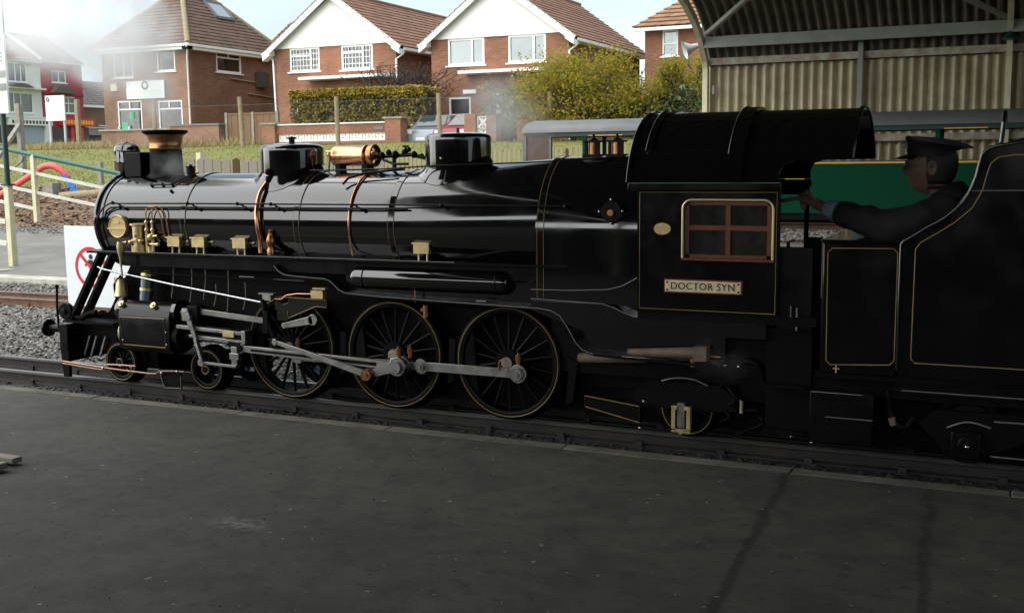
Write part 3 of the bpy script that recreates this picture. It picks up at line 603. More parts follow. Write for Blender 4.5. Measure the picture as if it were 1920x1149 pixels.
# frames
for y0, y1 in ((.095, .12), (.41, .435)):
    P('main_frame', 'sooty_black', MB().prism([(-2.60, .22), (-2.60, .40), (-2.30, .46), (-2.05, .84), (-.9, .87), (1.2, .87), (1.5, .64), (2.42, .62), (2.42, .30), (1.15, .20), (-.7, .20), (-1.0, .30), (-2.0, .30), (-2.2, .24)], 'y', y0, y1))
P('frame_shade_block', 'sooty_black', MB().box(-.62, 1.15, .13, .40, .07, .36)); P('cab_shade_block', 'sooty_black', MB().box(1.16, 2.42, .13, .40, .04, .32))  # dark blocks added so gaps under the engine look shaded
P('under_boiler', 'sooty_black', MB().box(-1.9, 1.4, .12, .41, .35, .86))
P('firebox_skirt', 'sooty_black', MB().box(1.0, 2.3, .02, .51, .30, .62))
# bright reach rod and thin pipe
P('reach_rod', 'bright_steel', MB().tube([(-2.22, -.06, .785), (-2.17, -.08, .775), (-1.55, -.085, .69), (-.86, -.085, .607)], .0075, 8))
P('oil_pipe', 'frame_black', MB().tube(spline([(-1.88, -.07, .87), (-1.87, -.075, .79), (-1.80, -.08, .765), (-1.6, -.08, .758), (-1.2, -.08, .755), (-.4, -.08, .744), (-.33, -.08, .735)], 6), .004, 6))
mb = MB()
for x, z0, z1 in ((-1.62, .86, .60), (-1.47, .84, .58), (-1.36, .86, .60), (-1.18, .87, .50), (-1.28, .70, .56), (-1.05, .72, .55)): mb.tube(spline([(x, -.02, z0), (x+.01, -.03, (z0+z1)/2), (x-.005, -.04, z1)], 4), .0042, 6)
P('drip_pipes', 'rust_pipe', mb)
# air tank below the running board
at = P('air_tank', 'gloss_black', MB().lathe([(.001, -.232), (.045, -.228), (.064, -.215), (.067, -.19), (.067, .745), (.064, .772), (.045, .785), (.001, .79)], (0, -.05, .785), 'x', 40))
mb = MB()
for x in (-.135, .72): mb.ring((x, -.05, .785), .067, .004, 'x', 40)
P('tank_strap', 'frame_black', mb, at)
P('tank_pipe', 'frame_black', MB().tube([(.79, -.05, .79), (.88, -.06, .785), (.93, -.06, .80), (.95, -.06, .84)], .005), at)
# ------------------------------------------------------------------ front end
P('buffer_beam', 'frame_black', MB().box(-2.60, -2.525, -.07, .60, .20, .385), bevel=.006)
P('rail_guard', 'sooty_black', MB().prism([(-2.60, .21), (-2.53, .21), (-2.535, .02), (-2.585, .02)], 'y', -.065, -.04).prism([(-2.60, .21), (-2.53, .21), (-2.535, .02), (-2.585, .02)], 'y', .60, .63).box(-2.59, -2.56, -.06, .6, .12, .21))
for y in (.02, .51):
    bf = P('buffer', 'frame_black', MB().cyl((-2.60, y, .335), (-2.78, y, .335), .026, n=16).lathe([(.001, -2.815), (.045, -2.81), (.06, -2.80), (.062, -2.785), (.045, -2.775), (.024, -2.77)], (0, y, .335), 'x', 28))
P('lamp_iron', 'frame_black', MB().tube([(-2.63, -.04, .34), (-2.635, -.04, .50), (-2.625, -.04, .63)], .008).sphere((-2.625, -.04, .637), .014, 10, 8))
P('front_platform', 'sooty_black', MB().box(-2.55, -2.1, -.08, .61, .40, .415).box(-2.55, -2.2, .05, .48, .2, .40))
for y in (-.035, .075, .43, .54):
    br_ = P('front_brace', 'frame_black', MB().bar((-2.50, y, .415), (-2.20, y, .875), .028, .068, (0, 1, 0)), bevel=.004)
P('pipe_disc', 'frame_black', MB().cyl((-2.53, -.075, .475), (-2.53, -.045, .475), .058, n=28).cyl((-2.53, -.09, .475), (-2.53, -.07, .475), .018), bevel=.004)
P('vacuum_pipe', 'sooty_black', MB().tube(spline([(-2.5, -.05, .46), (-2.42, -.04, .43), (-2.36, -.03, .46), (-2.3, -.02, .47)], 5), .02, 10))
mb = MB()
for x in (-2.42, -2.36, -2.28): mb.bar((x, .03, .30), (x-.06, .03, .16), .012, .012)
P('cylinder_cocks', 'steel', mb)
bl = P('bell', 'brass', MB().lathe([(.001, .70), (.022, .695), (.034, .675), (.040, .63), (.048, .60), (.056, .588), (.050, .586), (.001, .60)], (-2.115, .03, 0), 'z', 28))
P('bell_yoke', 'frame_black', MB().tube([(-2.17, .03, .57), (-2.175, .03, .66), (-2.14, .03, .70), (-2.09, .03, .70), (-2.055, .03, .66), (-2.06, .03, .57)], .008).sphere((-2.115, .03, .712), .014), bl)
# cylinders
cylp = [(-.13, .275), (-.133, .30), (-.133, .478), (-.118, .520), (-.095, .553), (-.055, .575), (-.01, .572), (.04, .55), (.09, .54), (.09, .26), (0, .235), (-.09, .245)]
cy = P('cylinder_block', 'cab_black', MB().prism(cylp, 'x', -2.00, -1.575), smooth=30, bevel=.004)
P('lining', 'gold_lining', MB().tube([(-1.985, -.1345, .472), (-1.61, -.1345, .477), (-1.61, -.1345, .290), (-1.965, -.1345, .292)], .0028, 5, closed=True), cy)
P('cylinder_cover', 'steel', MB().lathe([(.001, -2.055), (.06, -2.05), (.085, -2.03), (.098, -2.01), (.098, -1.98)], (0, -.03, .355), 'x', 36), cy)
P('valve_cover', 'gloss_black', MB().lathe([(.001, -2.06), (.04, -2.06), (.045, -2.05), (.084, -2.045), (.088, -2.035), (.088, -2.0), (.083, -1.99)], (0, -.03, .505), 'x', 36), cy)
P('valve_chest_rear', 'gloss_black', MB().cyl((-1.58, -.03, .505), (-1.55, -.03, .505), .085, n=28).cyl((-1.55, -.03, .505), (-1.45, -.03, .505), .052, n=24).cyl((-1.45, -.03, .505), (-1.36, -.03, .505), .028), cy)
P('rear_cover', 'sooty_black', MB().cyl((-1.58, -.03, .355), (-1.53, -.03, .355), .095, n=28).cyl((-1.53, -.03, .355), (-1.47, -.03, .355), .045), cy)
for x in (-1.985, -1.715): P('brass_cap', 'brass', MB().cyl((x, -.085, .535), (x, -.118, .560), .020, n=16).cyl((x, -.115, .557), (x, -.125, .565), .010), cy)
for x, z in ((-1.99, .40), (-1.965, .32), (-1.60, .39), (-1.60, .31)): P('bolt', 'bright_steel', MB().sphere((x, -.134, z), .006, 8, 6), cy)
spp = P('steam_pipe', 'sky_sheen_blue', MB().cyl((-1.88, .0, .56), (-1.87, .02, .735), .042, n=28))
P('pipe_band', 'brass', MB().cyl((-1.8765, .0085, .632), (-1.8755, .0105, .65), .045, n=28), spp)
P('pipe_collar', 'brass', MB().lathe([(.044, .725), (.047, .735), (.040, .755), (.02, .765)], (-1.87, .02, 0), 'z', 28), spp)
P('drain_pipe', 'rust_copper', MB().tube(spline([(-2.55, -.10, .135), (-2.2, -.105, .118), (-1.9, -.105, .108), (-1.74, -.105, .107), (-1.70, -.105, .125), (-1.58, -.105, .135), (-1.5, -.1, .135)], 4), .0055, 6))
P('drain_pipe', 'rust_copper', MB().tube(spline([(-2.55, -.10, .120), (-2.2, -.105, .103), (-2.17, -.105, .125), (-2.13, -.105, .142), (-1.9, -.105, .147)], 4), .0048, 6))
for x in (-2.18, -1.68, -1.55): P('pipe_clip', 'bright_steel', MB().sphere((x, -.107, .116 if x < -1.6 else .135), .011, 8, 6))
gs = P('guard_step', 'frame_black', MB().prism([(-1.70, .115), (-1.53, .125), (-1.535, .02), (-1.67, .015)], 'y', -.095, -.085))
P('lining', 'pale_lining', MB().tube([(-1.70, -.098, .105), (-1.67, -.098, .02), (-1.535, -.098, .025), (-1.53, -.098, .105)], .0028, 5), gs)
# ------------------------------------------------------------------ wheels
def wheel(name, cx, y, R, ns, cap_r, hub, crank=None, lin=True, spoke_r=.009, side=1, lm='gold_lining', cz=None):
    cz = R+.004 if cz is None else cz; s = side
    w = P(name, 'frame_black', MB().lathe([(R-.045, .028*s), (R-.042, .004*s), (R-.03, 0), (R-.004, .002*s), (R, .01*s), (R+.003, .06*s), (R+.018, .075*s), (R+.018, .09*s), (R-.045, .09*s), (R-.045, .028*s)], (cx, y, cz), 'y', 64).cyl((cx, y+.0*s, cz), (cx, y+.09*s, cz), hub, n=32), smooth=40)
    mb = MB()
    for k in range(ns):
        a = 2*PI*(k+.5)/ns; c, sn = math.cos(a), math.sin(a)
        mb.cyl((cx+hub*.8*c, y+.03*s, cz+hub*.8*sn), (cx+(R-.04)*c, y+.035*s, cz+(R-.04)*sn), spoke_r*1.25, spoke_r, n=8, cap=False)
    P('spokes', 'frame_black', mb, w)
    if crank: P('balance_weight', 'frame_black', MB().prism([(cx+(R-.04)*math.cos(a), cz+(R-.04)*math.sin(a)) for a in [2.65-PI/2+i*PI/20-PI/2+.0 for i in range(0, 9)]][::1]+[(cx-.18, cz+.03)], 'y', y+.018*s, y+.05*s), w) if False else None
    if lin:
        P('tyre_lining', lm, MB().ring((cx, y-.001*s, cz), R-.016, .0026, 'y', 72, 5), w)
    P('tyre', 'frame_black', MB().lathe([(R-.008, .0015*s), (R-.001, .004*s), (R+.001, .012*s), (R+.004, .058*s)], (cx, y-.0006*s, cz), 'y', 64), w)
    P('axle_end', 'steel' if hub > .05 else 'frame_black', MB().cyl((cx, y-.012*s, cz), (cx, y+.0*s, cz), hub*.45, n=20), w)
    return w
CR = (.09, -.047)
for k, x in enumerate((-.739, 0, .737)):
    for y, s in ((0, 1), (.53, -1)):
        w = wheel('driving_wheel', x, y, .324, 18, .3, .075, crank=True, side=s)
        if s == 1:
            P('crank_boss', 'frame_black', MB().cyl((x+CR[0], -.006, .324+CR[1]), (x+CR[0], .08, .324+CR[1]), .05, n=24).bar((x, .02, .326), (x+CR[0], .02, .324+CR[1]), .09, .06, (0, 1, 0)), w)
            P('balance_weight', 'frame_black', MB().prism([(x+.275*math.cos(a), .328+.275*math.sin(a)) for a in [PI*.62+i*PI*.046+.55 for i in range(11)]], 'y', .014, .06), w)
P('axle', 'sooty_black', MB().cyl((-.739, .05, .328), (-.739, .5, .328), .04).cyl((0, .05, .328), (0, .5, .328), .04).cyl((.737, .05, .328), (.737, .5, .328), .04))
for x in (-2.127, -1.403):
    for y, s in ((0, 1), (.53, -1)):
        w = wheel('bogie_wheel', x, y, .136, 10, .1, .034, side=s, spoke_r=.007)
        if s == 1: P('hub_lining', 'gold_lining', MB().ring((x, -.013, .14), .026, .003, 'y', 28, 5), w)
for y, s in ((0, 1), (.53, -1)): wheel('trailing_wheel', 1.775, y, .150, 10, .1, .04, side=s)
P('bogie_frame', 'sooty_black', MB().box(-2.30, -1.2, .10, .13, .09, .2).box(-2.30, -1.2, .40, .43, .09, .2).box(-1.9, -1.6, .1, .43, .1, .2))
for bp_ in ([(.355, .18), (.40, .20), (.41, .44), (.372, .45)], [(-.385, .18), (-.34, .20), (-.33, .44), (-.368, .45)], [(1.09, .12), (1.13, .14), (1.16, .36), (1.11, .38)]): P('brake_block', 'sooty_black', MB().prism(bp_, 'y', .0, .06))
P('wheel_guard', 'sooty_black', MB().loft([[(x0+.36*math.cos(a), y, .33+.36*math.sin(a)) for a in [.15+i*.13 for i in range(11)]] for x0 in (0,) for y in (.0, .09)], closed=False, cap=False))
# ------------------------------------------------------------------ motion
def rod(mb, p0, p1, y, h0, h1, t=.022):      # tapered flat rod in the x-z plane
    (x0, z0), (x1, z1) = p0, p1; l = math.hypot(x1-x0, z1-z0); nx, nz_ = -(z1-z0)/l, (x1-x0)/l
    mb.prism([(x0+nx*h0, z0+nz_*h0), (x1+nx*h1, z1+nz_*h1), (x1-nx*h1, z1-nz_*h1), (x0-nx*h0, z0-nz_*h0)], 'y', y-t/2, y+t/2); return mb
pz = .328+CR[1]; PX = [x+CR[0] for x in (-.739, 0, .737)]
mb = MB(); rod(mb, (PX[0], pz), (PX[1]+.12, pz), -.045, .024, .024); rod(mb, (PX[1]+.12, pz), (PX[2], pz), -.045, .026, .026)
for x, r in ((PX[0], .042), (PX[1], .05), (PX[1]+.125, .044), (PX[2], .052)): mb.cyl((x, -.06, pz), (x, -.03, pz), r, n=28)
crd = P('coupling_rod', 'steel', mb, bevel=.002)
for x, r in ((PX[1]+.125, .024), (PX[2], .03)):
    P('rod_pin', 'steel', MB().cyl((x, -.075, pz), (x, -.05, pz), r, n=24).cyl((x, -.085, pz), (x, -.07, pz), r*.5, n=6), crd)
P('pin_washer', 'steel', MB().ring((PX[2], -.068, pz), .034, .004, 'y', 28), crd)
for x, yy in ((PX[0], -.045), (PX[1], -.10), (PX[1]+.05, -.05), (PX[2], -.045)):
    P('oil_cup', 'old_copper', MB().cyl((x, yy, pz+.045), (x, yy, pz+.075), .012).cyl((x, yy, pz+.072), (x, yy, pz+.105), .0175, n=16).cyl((x, yy, pz+.105), (x, yy, pz+.118), .008), crd, label='small brass oil cup on the coupling rod')
for x in (PX[1]-.055, PX[2]-.085): P('wire_loop', 'copper', MB().tube([(x-.028, -.062, pz+.01), (x-.028, -.062, pz+.05)]+[(x+.028*math.cos(a), -.062, pz+.05+.028*math.sin(a)) for a in [PI-i*PI/8 for i in range(9)]]+[(x+.028, -.062, pz+.01)], .0036, 6), crd)
cnr = P('connecting_rod', 'steel', rod(MB(), (-1.03, .318), (PX[1]-.03, pz+.002), -.105, .021, .026, .026).cyl((-1.03, -.12, .318), (-1.03, -.09, .318), .03, n=24).cyl((PX[1], -.125, pz), (PX[1], -.085, pz), .056, n=30).box(PX[1]-.045, PX[1]+.03, -.12, -.09, pz-.05, pz+.05), bevel=.003)
P('rod_flute', 'frame_black', rod(MB(), (-.95, .314), (PX[1]-.14, pz+.006), -.1185, .007, .010, .002), cnr)
P('return_crank', 'steel', rod(MB(), (PX[1], pz), (-.085, .232), -.135, .026, .022, .02).cyl((PX[1], -.15, pz), (PX[1], -.12, pz), .036, n=24))
ecr = P('eccentric_rod', 'steel', rod(MB(), (-.73, .385), (-.09, .232), -.16, .012, .020, .018).cyl((-.73, -.172, .385), (-.73, -.148, .385), .02, n=20), bevel=.002)
P('crank_bearing', 'old_copper', MB().cyl((-.085, -.185, .232), (-.085, -.145, .232), .033, n=24).cyl((-.085, -.195, .232), (-.085, -.18, .232), .014, n=12), ecr)
P('expansion_link', 'sooty_black', MB().tube([(-.865, -.09, .630), (-.85, -.09, .56), (-.835, -.09, .50), (-.81, -.09, .44), (-.775, -.09, .385)], .02, 8).box(-.86, -.82, -.11, -.07, .42, .56).box(-.80, -.74, -.13, -.09, .34, .40), bevel=.004)
P('link_bracket', 'steel', MB().box(-.86, -.80, -.10, -.06, .625, .66).box(-.89, -.78, -.10, -.06, .66, .67))
P('radius_rod', 'steel', rod(MB(), (-1.42, .535), (-.86, .497), -.085, .017, .017, .018), bevel=.002)
P('lifting_arm', 'steel', rod(MB(), (-.70, .478), (-.50, .522), -.085, .016, .026, .03).cyl((-.50, -.10, .522), (-.50, -.065, .522), .033, n=24).cyl((-.71, -.10, .476), (-.71, -.065, .476), .018, n=16), bevel=.002)
P('slide_bar', 'steel', MB().prism([(-1.53, .442), (-1.00, .422), (-1.00, .400), (-1.53, .418)], 'y', -.12, -.06).prism([(-1.43, .384), (-1.00, .368), (-1.00, .352), (-1.43, .366)], 'y', -.12, -.06).box(-1.015, -.985, -.125, -.05, .345, .43), bevel=.003)
P('piston_rod', 'bright_steel', MB().cyl((-1.47, -.04, .352), (-1.06, -.05, .334), .015, n=16))
xh = P('crosshead', 'sooty_black', MB().box(-1.13, -1.02, -.115, -.055, .32, .43).cyl((-1.04, -.13, .322), (-1.04, -.08, .322), .028, n=20), bevel=.004)
P('slipper', 'brass', MB().box(-1.155, -1.07, -.127, -.115, .386, .42), xh)
P('drop_arm', 'steel', MB().box(-1.09, -1.045, -.135, -.115, .20, .33).box(-1.10, -1.03, -.14, -.11, .25, .29), xh, bevel=.003)
P('combination_lever', 'steel', rod(MB(), (-1.43, .54), (-1.36, .36), -.135, .02, .013, .018).bar((-1.36, -.135, .36), (-1.31, -.14, .22), .02, .03, (0, 1, 0)).cyl((-1.41, -.15, .5), (-1.41, -.11, .5), .022), bevel=.002)
P('union_link', 'steel', MB().bar((-1.32, -.135, .215), (-1.05, -.135, .207), .016, .022, (0, 1, 0)).cyl((-1.32, -.15, .215), (-1.32, -.12, .215), .024), bevel=.002)
P('valve_guide', 'steel', MB().box(-1.50, -1.40, -.10, -.04, .465, .535), bevel=.004)
P('valve_crosshead', 'sooty_black', MB().box(-1.44, -1.35, -.12, -.05, .46, .57), bevel=.01)
mp_ = P('motion_plate', 'gloss_black', MB().prism([(-.80, .625), (-.735, .60), (-.70, .61), (-.68, .652), (-.42, .645), (-.42, .598), (-.50, .60), (-.68, .525), (-.72, .50), (-.80, .50)], 'y', -.06, -.045))
P('lining', 'gold_lining', MB().tube([(-.735, -.063, .600), (-.70, -.063, .61), (-.685, -.063, .645), (-.42, -.063, .640), (-.42, -.063, .596), (-.50, -.063, .598), (-.70, -.063, .518), (-.705, -.063, .56)], .0026, 5), mp_)
P('oil_box', 'brass', MB().box(-.505, -.42, -.10, -.06, .652, .70).box(-.49, -.40, -.105, -.055, .707, .716), mp_)
P('oil_feed', 'copper', MB().tube([(-.80, -.075, .635), (-.74, -.075, .632), (-.70, -.075, .66), (-.62, -.075, .672), (-.5, -.075, .675)], .0045), mp_)
P('feed_cock', 'old_copper', MB().cyl((.255, -.06, .57), (.255, -.06, .64), .016).cyl((.235, -.06, .605), (.235, -.06, .625), .012).tube([(.20, -.08, .655), (.20, -.08, .73)], .006).sphere((.20, -.08, .735), .012))
# ------------------------------------------------------------------ fittings on the running board
for xa in (-1.635, -1.437, -1.117, .170):
    ob = P('oil_box', 'brass', MB().box(xa+.008, xa+.108, -.055, .005, .932, .988), bevel=.002, label='polished brass oil box standing on the running board')
    P('lid', 'brass', MB().prism([(xa, .988), (xa+.116, .988), (xa+.112, .997), (xa+.004, .997)], 'y', -.063, .012), ob)
    P('leg', 'brass', MB().cyl((xa+.03, -.03, .895), (xa+.03, -.03, .935), .006), ob); P('leg', 'brass', MB().cyl((xa+.085, -.03, .895), (xa+.085, -.03, .935), .006), ob)
    P('stub_pipe', 'steel', MB().cyl((xa+.11, -.02, .965), (xa+.16, -.02, .965), .006).sphere((xa+.15, -.02, .965), .012), ob)
bd = P('builders_disc', 'plate_brass', MB().cyl((-2.03, -.025, 1.055), (-2.03, -.062, 1.055), .074, n=40), label='round brass plate on the side of the smokebox')
P('disc_rim', 'brass', MB().ring((-2.03, -.062, 1.055), .070, .005, 'y', 44), bd); P('disc_bar', 'brass', MB().box(-2.11, -1.95, -.070, -.06, 1.038, 1.046).box(-2.055, -2.01, -.068, -.06, 1.075, 1.085), bd)
lb = P('lubricator', 'brass', MB().cyl((-1.865, -.05, .897), (-1.865, -.05, .935), .048, n=24).cyl((-1.865, -.05, .935), (-1.865, -.05, .965), .034, n=24).lathe([(.036, .955), (.05, .965), (.05, .972), (.036, .98), (.037, 1.06), (.052, 1.065), (.052, 1.075), (.001, 1.077)], (-1.865, -.05, 0), 'z', 28).sphere((-1.91, -.08, .955), .014).sphere((-1.82, -.085, .965), .013).sphere((-1.86, -.09, 1.0), .010), smooth=35, label='brass displacement lubricator with copper pipes')
mb = MB()
for x in (-1.795, -1.745): mb.cyl((x, -.05, .90), (x, -.05, 1.03), .011).cyl((x, -.05, 1.03), (x, -.05, 1.09), .008).sphere((x, -.05, 1.035), .016).sphere((x, -.05, 1.085), .013)
mb.sphere((-1.755, -.06, .99), .024).cyl((-1.78, -.06, .99), (-1.70, -.06, 1.0), .008).cyl((-1.76, -.06, .945), (-1.68, -.07, .945), .009).sphere((-1.69, -.07, .945), .013).cyl((-1.77, -.05, .897), (-1.77, -.05, .93), .02)
P('check_valves', 'brass', mb, lb)
mb = MB()
for x0, x1, zt in ((-1.795, -1.66, 1.185), (-1.745, -1.62, 1.19)):
    mb.tube(spline([(x0, -.05, 1.09), (x0+.005, -.052, zt-.03), (x0+.035, -.055, zt), ((x0+x1)/2+.02, -.055, zt-.01), (x1-.01, -.055, zt-.06), (x1, -.05, 1.05), (x1, -.04, .99)], 5), .0042, 6)
P('copper_loops', 'old_copper', mb, lb)
P('handle_rod', 'plate_brass', MB().cyl((-1.93, -.09, .955), (-1.99, -.10, .945), .010).lathe([(.016, .96), (.022, .935), (.018, .89), (.010, .86), (.008, .80)], (-1.965, -.115, 0), 'z', 16).cyl((-1.965, -.115, .80), (-1.96, -.115, .735), .006), lb)
P('clack_valve', 'old_copper', MB().lathe([(.022, .90), (.026, .93), (.018, .945), (.024, .96), (.030, .985), (.022, 1.01), (.014, 1.03), (.018, 1.045), (.001, 1.055)], (-.815, -.055, 0), 'z', 16))
mb = MB()
for x in (-1.2, -.6, .45, .9): mb.box(x-.02, x+.02, -.1075, -.104, .884, .892)
P('joint_clips', 'frame_black', mb)
P('number_strip', 'pale_lining', MB().box(-1.06, -.95, -.0625, -.06, .757, .763).box(-.80, -.58, -.0625, -.06, .748, .753).box(.60, .66, -.108, -.105, .683, .69))
# ------------------------------------------------------------------ under the cab
P('exhaust_pipe', 'rust_pipe', MB().cyl((1.17, .0, .385), (1.55, .0, .41), .028).cyl((1.47, -.06, .445), (1.88, -.06, .465), .020, .034).box(1.83, 1.90, -.10, -.03, .43, .50))
P('injector', 'old_copper', MB().cyl((1.79, -.05, .41), (1.86, -.05, .41), .012).cyl((1.82, -.05, .39), (1.82, -.05, .43), .016).cyl((1.88, -.03, .445), (1.96, -.03, .445), .014))
P('injector_pipe', 'bright_steel', MB().cyl((1.45, -.1, .428), (1.80, -.055, .413), .007).cyl((1.955, -.055, .408), (1.995, -.055, .408), .008))
P('steam_hose', 'sooty_black', MB().tube(spline([(2.0, -.02, .41), (2.12, -.02, .43), (2.17, -.02, .35), (2.2, 0, .22)], 6), .018))
ap = P('ashpan_door', 'sooty_black', MB().prism([(1.208, .185), (1.524, .152), (1.524, .06), (1.208, .122)], 'y', -.02, .0))
P('lining', 'gold_lining', MB().tube([(1.21, -.023, .183), (1.52, -.023, .150), (1.52, -.023, .062), (1.21, -.023, .124)], .0026, 5, closed=True), ap)
tf = P('trailing_frame', 'sooty_black', MB().prism([(1.50, .24), (1.60, .30), (1.95, .30), (2.05, .24), (2.05, .17), (1.88, .16), (1.66, .16), (1.50, .18)], 'y', -.05, -.03).tube([(1.65, -.055, .30), (1.70, -.055, .315), (1.775, -.055, .322), (1.85, -.055, .315), (1.90, -.055, .30)], .006))
P('spring_highlight', 'steel', MB().tube(spline([(1.655, -.06, .305), (1.71, -.06, .322), (1.775, -.06, .328), (1.84, -.06, .32), (1.90, -.06, .296)], 5), .004), tf)  # steel arc standing in for the highlight along the spring
ax = P('axlebox', 'brass', MB().box(1.715, 1.735, -.085, -.05, .055, .185).box(1.795, 1.815, -.085, -.05, .055, .185).box(1.715, 1.815, -.085, -.05, .045, .062).box(1.72, 1.745, -.09, -.05, .165, .185).box(1.785, 1.81, -.09, -.05, .165, .185).cyl((1.765, -.09, .05), (1.765, -.05, .05), .014), label='bright brass axlebox of the trailing wheel')
P('axlebox_cover', 'steel', MB().box(1.745, 1.783, -.08, -.05, .07, .20).cyl((1.764, -.085, .12), (1.764, -.07, .12), .008).cyl((1.764, -.085, .09), (1.764, -.07, .09), .008), ax)
P('rear_drag_box', 'sooty_black', MB().box(2.05, 2.42, .0, .53, .22, .60))
P('brass_pipe', 'brass', MB().cyl((2.07, -.04, .165), (2.07, -.04, .235), .009))
P('rear_steps', 'sooty_black', MB().box(2.2, 2.42, -.08, -.06, .10, .62).box(2.2, 2.40, -.14, -.06, .10, .115).box(2.2, 2.40, -.14, -.06, .33, .345))
for _ in range(10):
    x = random.uniform(1.95, 2.4); z = random.uniform(.06, .3); P('brake_pipe', 'sooty_black', MB().tube(spline([(x, -.03, z), (x+random.uniform(-.08, .08), -.06, z+random.uniform(-.05, .06)), (x+random.uniform(-.12, .12), -.03, z+random.uniform(-.06, .1))], 4), random.uniform(.004, .010), 6))
mb = MB()
for x, z in ((2.06, .41), (2.30, .09), (2.33, .075), (2.43, .055), (1.56, .19), (1.54, .045)): mb.sphere((x, -.07, z), .009, 8, 6)
P('bright_nuts', 'bright_steel', mb)
# ------------------------------------------------------------------ cab
YN, YF = -.155, .685; X0, X1, XA = 1.548, 2.262, 1.80; ZB, ZT = .685, 1.335; wx0, wx1, wz0, wz1 = 1.785, 2.238, .962, 1.252
def side(y0, y1):
    mb = MB().box(X0, wx0, y0, y1, ZB, ZT).box(wx1, X1, y0, y1, ZB, ZT).box(wx0, wx1, y0, y1, ZB, wz0).box(wx0, wx1, y0, y1, wz1, ZT)
    r = .05
    for cx, sx in ((wx0, 1), (wx1, -1)):
        arc = [(cx+sx*r-sx*r*math.sin(a), wz1-r+r*math.cos(a)) for a in [i*PI/12 for i in range(7)]]
        mb.prism([(cx, wz1)]+arc, 'y', y0, y1)
    return mb
cabn = P('cab_side', 'cab_black', side(YN, YN+.012)); P('cab_side', 'cab_black', side(YF-.012, YF))
P('cab_front', 'cab_black', MB().box(X0, X0+.012, YN+.012, -.10, ZB, ZT).box(X0, X0+.012, .63, YF-.012, ZB, ZT).prism([(YN, 1.335)]+[(YC+.42*math.cos(PI-i*PI/24), 1.335+.345*math.sin(i*PI/24)) for i in range(25)], 'x', X0, X0+.012))
P('cab_floor', 'sooty_black', MB().box(X0, 2.45, YN+.012, YF-.012, .64, .685)); P('backhead', 'dark_interior', MB().box(1.56, 1.70, .0, .53, .69, 1.30))
mb = MB().box(1.70, 1.74, .05, .48, .9, 1.2)
for y, z in ((.1, 1.22), (.2, 1.12), (.33, 1.18), (.42, 1.05)): mb.cyl((1.74, y, z), (1.80, y, z), .03)
P('gauges', 'steel', mb)
P('regulator_lever', 'steel', MB().tube([(1.74, .265, 1.16), (2.0, .265, 1.20), (2.31, .262, 1.252)], .010))
wf = P('window_frame', 'brass', MB().tube([(wx0+.002, YN-.004, wz0-.005), (wx0+.002, YN-.004, wz1-.045)]+[(wx0+.048-.046*math.cos(a), YN-.004, wz1-.047+.046*math.sin(a)) for a in [i*PI/12 for i in range(1, 6)]]+[(wx0+.05, YN-.004, wz1-.001), (wx1-.05, YN-.004, wz1-.001)]+[(wx1-.048+.046*math.sin(a), YN-.004, wz1-.047+.046*math.cos(a)) for a in [i*PI/12 for i in range(1, 6)]]+[(wx1-.002, YN-.004, wz1-.045), (wx1-.002, YN-.004, wz0-.005)], .0065, 8))
sx0, sx1, sz0, sz1, mx_, mz_ = wx0+.012, wx1-.012, wz0, wz1-.008, (wx0+wx1)/2, 1.112
P('sash', 'sash_wood', MB().box(sx0, sx1, YN+.014, YN+.03, sz0, sz0+.016).box(sx0, sx1, YN+.014, YN+.03, sz1-.02, sz1).box(sx0, sx0+.018, YN+.014, YN+.03, sz0, sz1).box(sx1-.022, sx1, YN+.014, YN+.03, sz0, sz1).box(mx_-.012, mx_+.012, YN+.013, YN+.029, sz0, sz1).box(sx0, sx1, YN+.0135, YN+.0295, mz_-.012, mz_+.012), wf)
for xa_, xb_ in ((sx0+.018, mx_-.012), (mx_+.012, sx1-.022)):
    for za_, zb_ in ((sz0+.016, mz_-.012), (mz_+.012, sz1-.02)): P('pane', 'dusty_glass', MB().box(xa_, xb_, YN+.02, YN+.024, za_, zb_), wf)
P('sill', 'sash_wood', MB().box(wx0-.002, wx1+.002, YN-.012, YN+.012, wz0-.012, wz0), wf)
P('lining', 'gold_lining', MB().tube([(1.562, YN-.002, 1.288), (2.252, YN-.002, 1.288), (2.252, YN-.002, .697), (1.562, YN-.002, .697)], .0024, 5, closed=True), cabn)
np_ = P('name_plate', 'name_brass', MB().box(1.700, 2.086, YN-.012, YN-.002, .7895, .8475), bevel=.002, label='brass name plate reading DOCTOR SYN')
P('plate_edge', 'red_paint', MB().box(1.693, 2.093, YN-.004, YN-.0005, .783, .854), np_)
o = text('DOCTOR SYN', .050, 'lettering', 'sign_black', np_, (1.893, YN-.0130, .8185), (PI/2, 0, 0), .0012, space=1.08, xs=.97)
for x in (1.712, 2.074):
    for z in (.799, .838): P('screw', 'sign_black', MB().cyl((x, YN-.015, z), (x, YN-.011, z), .005, n=10), np_)
P('works_plate', 'plate_brass', MB().prism([(1.682+.044*math.cos(a), 1.105+.030*math.sin(a)) for a in [i*2*PI/28 for i in range(28)]], 'y', YN-.008, YN-.001), label='small oval brass works plate')
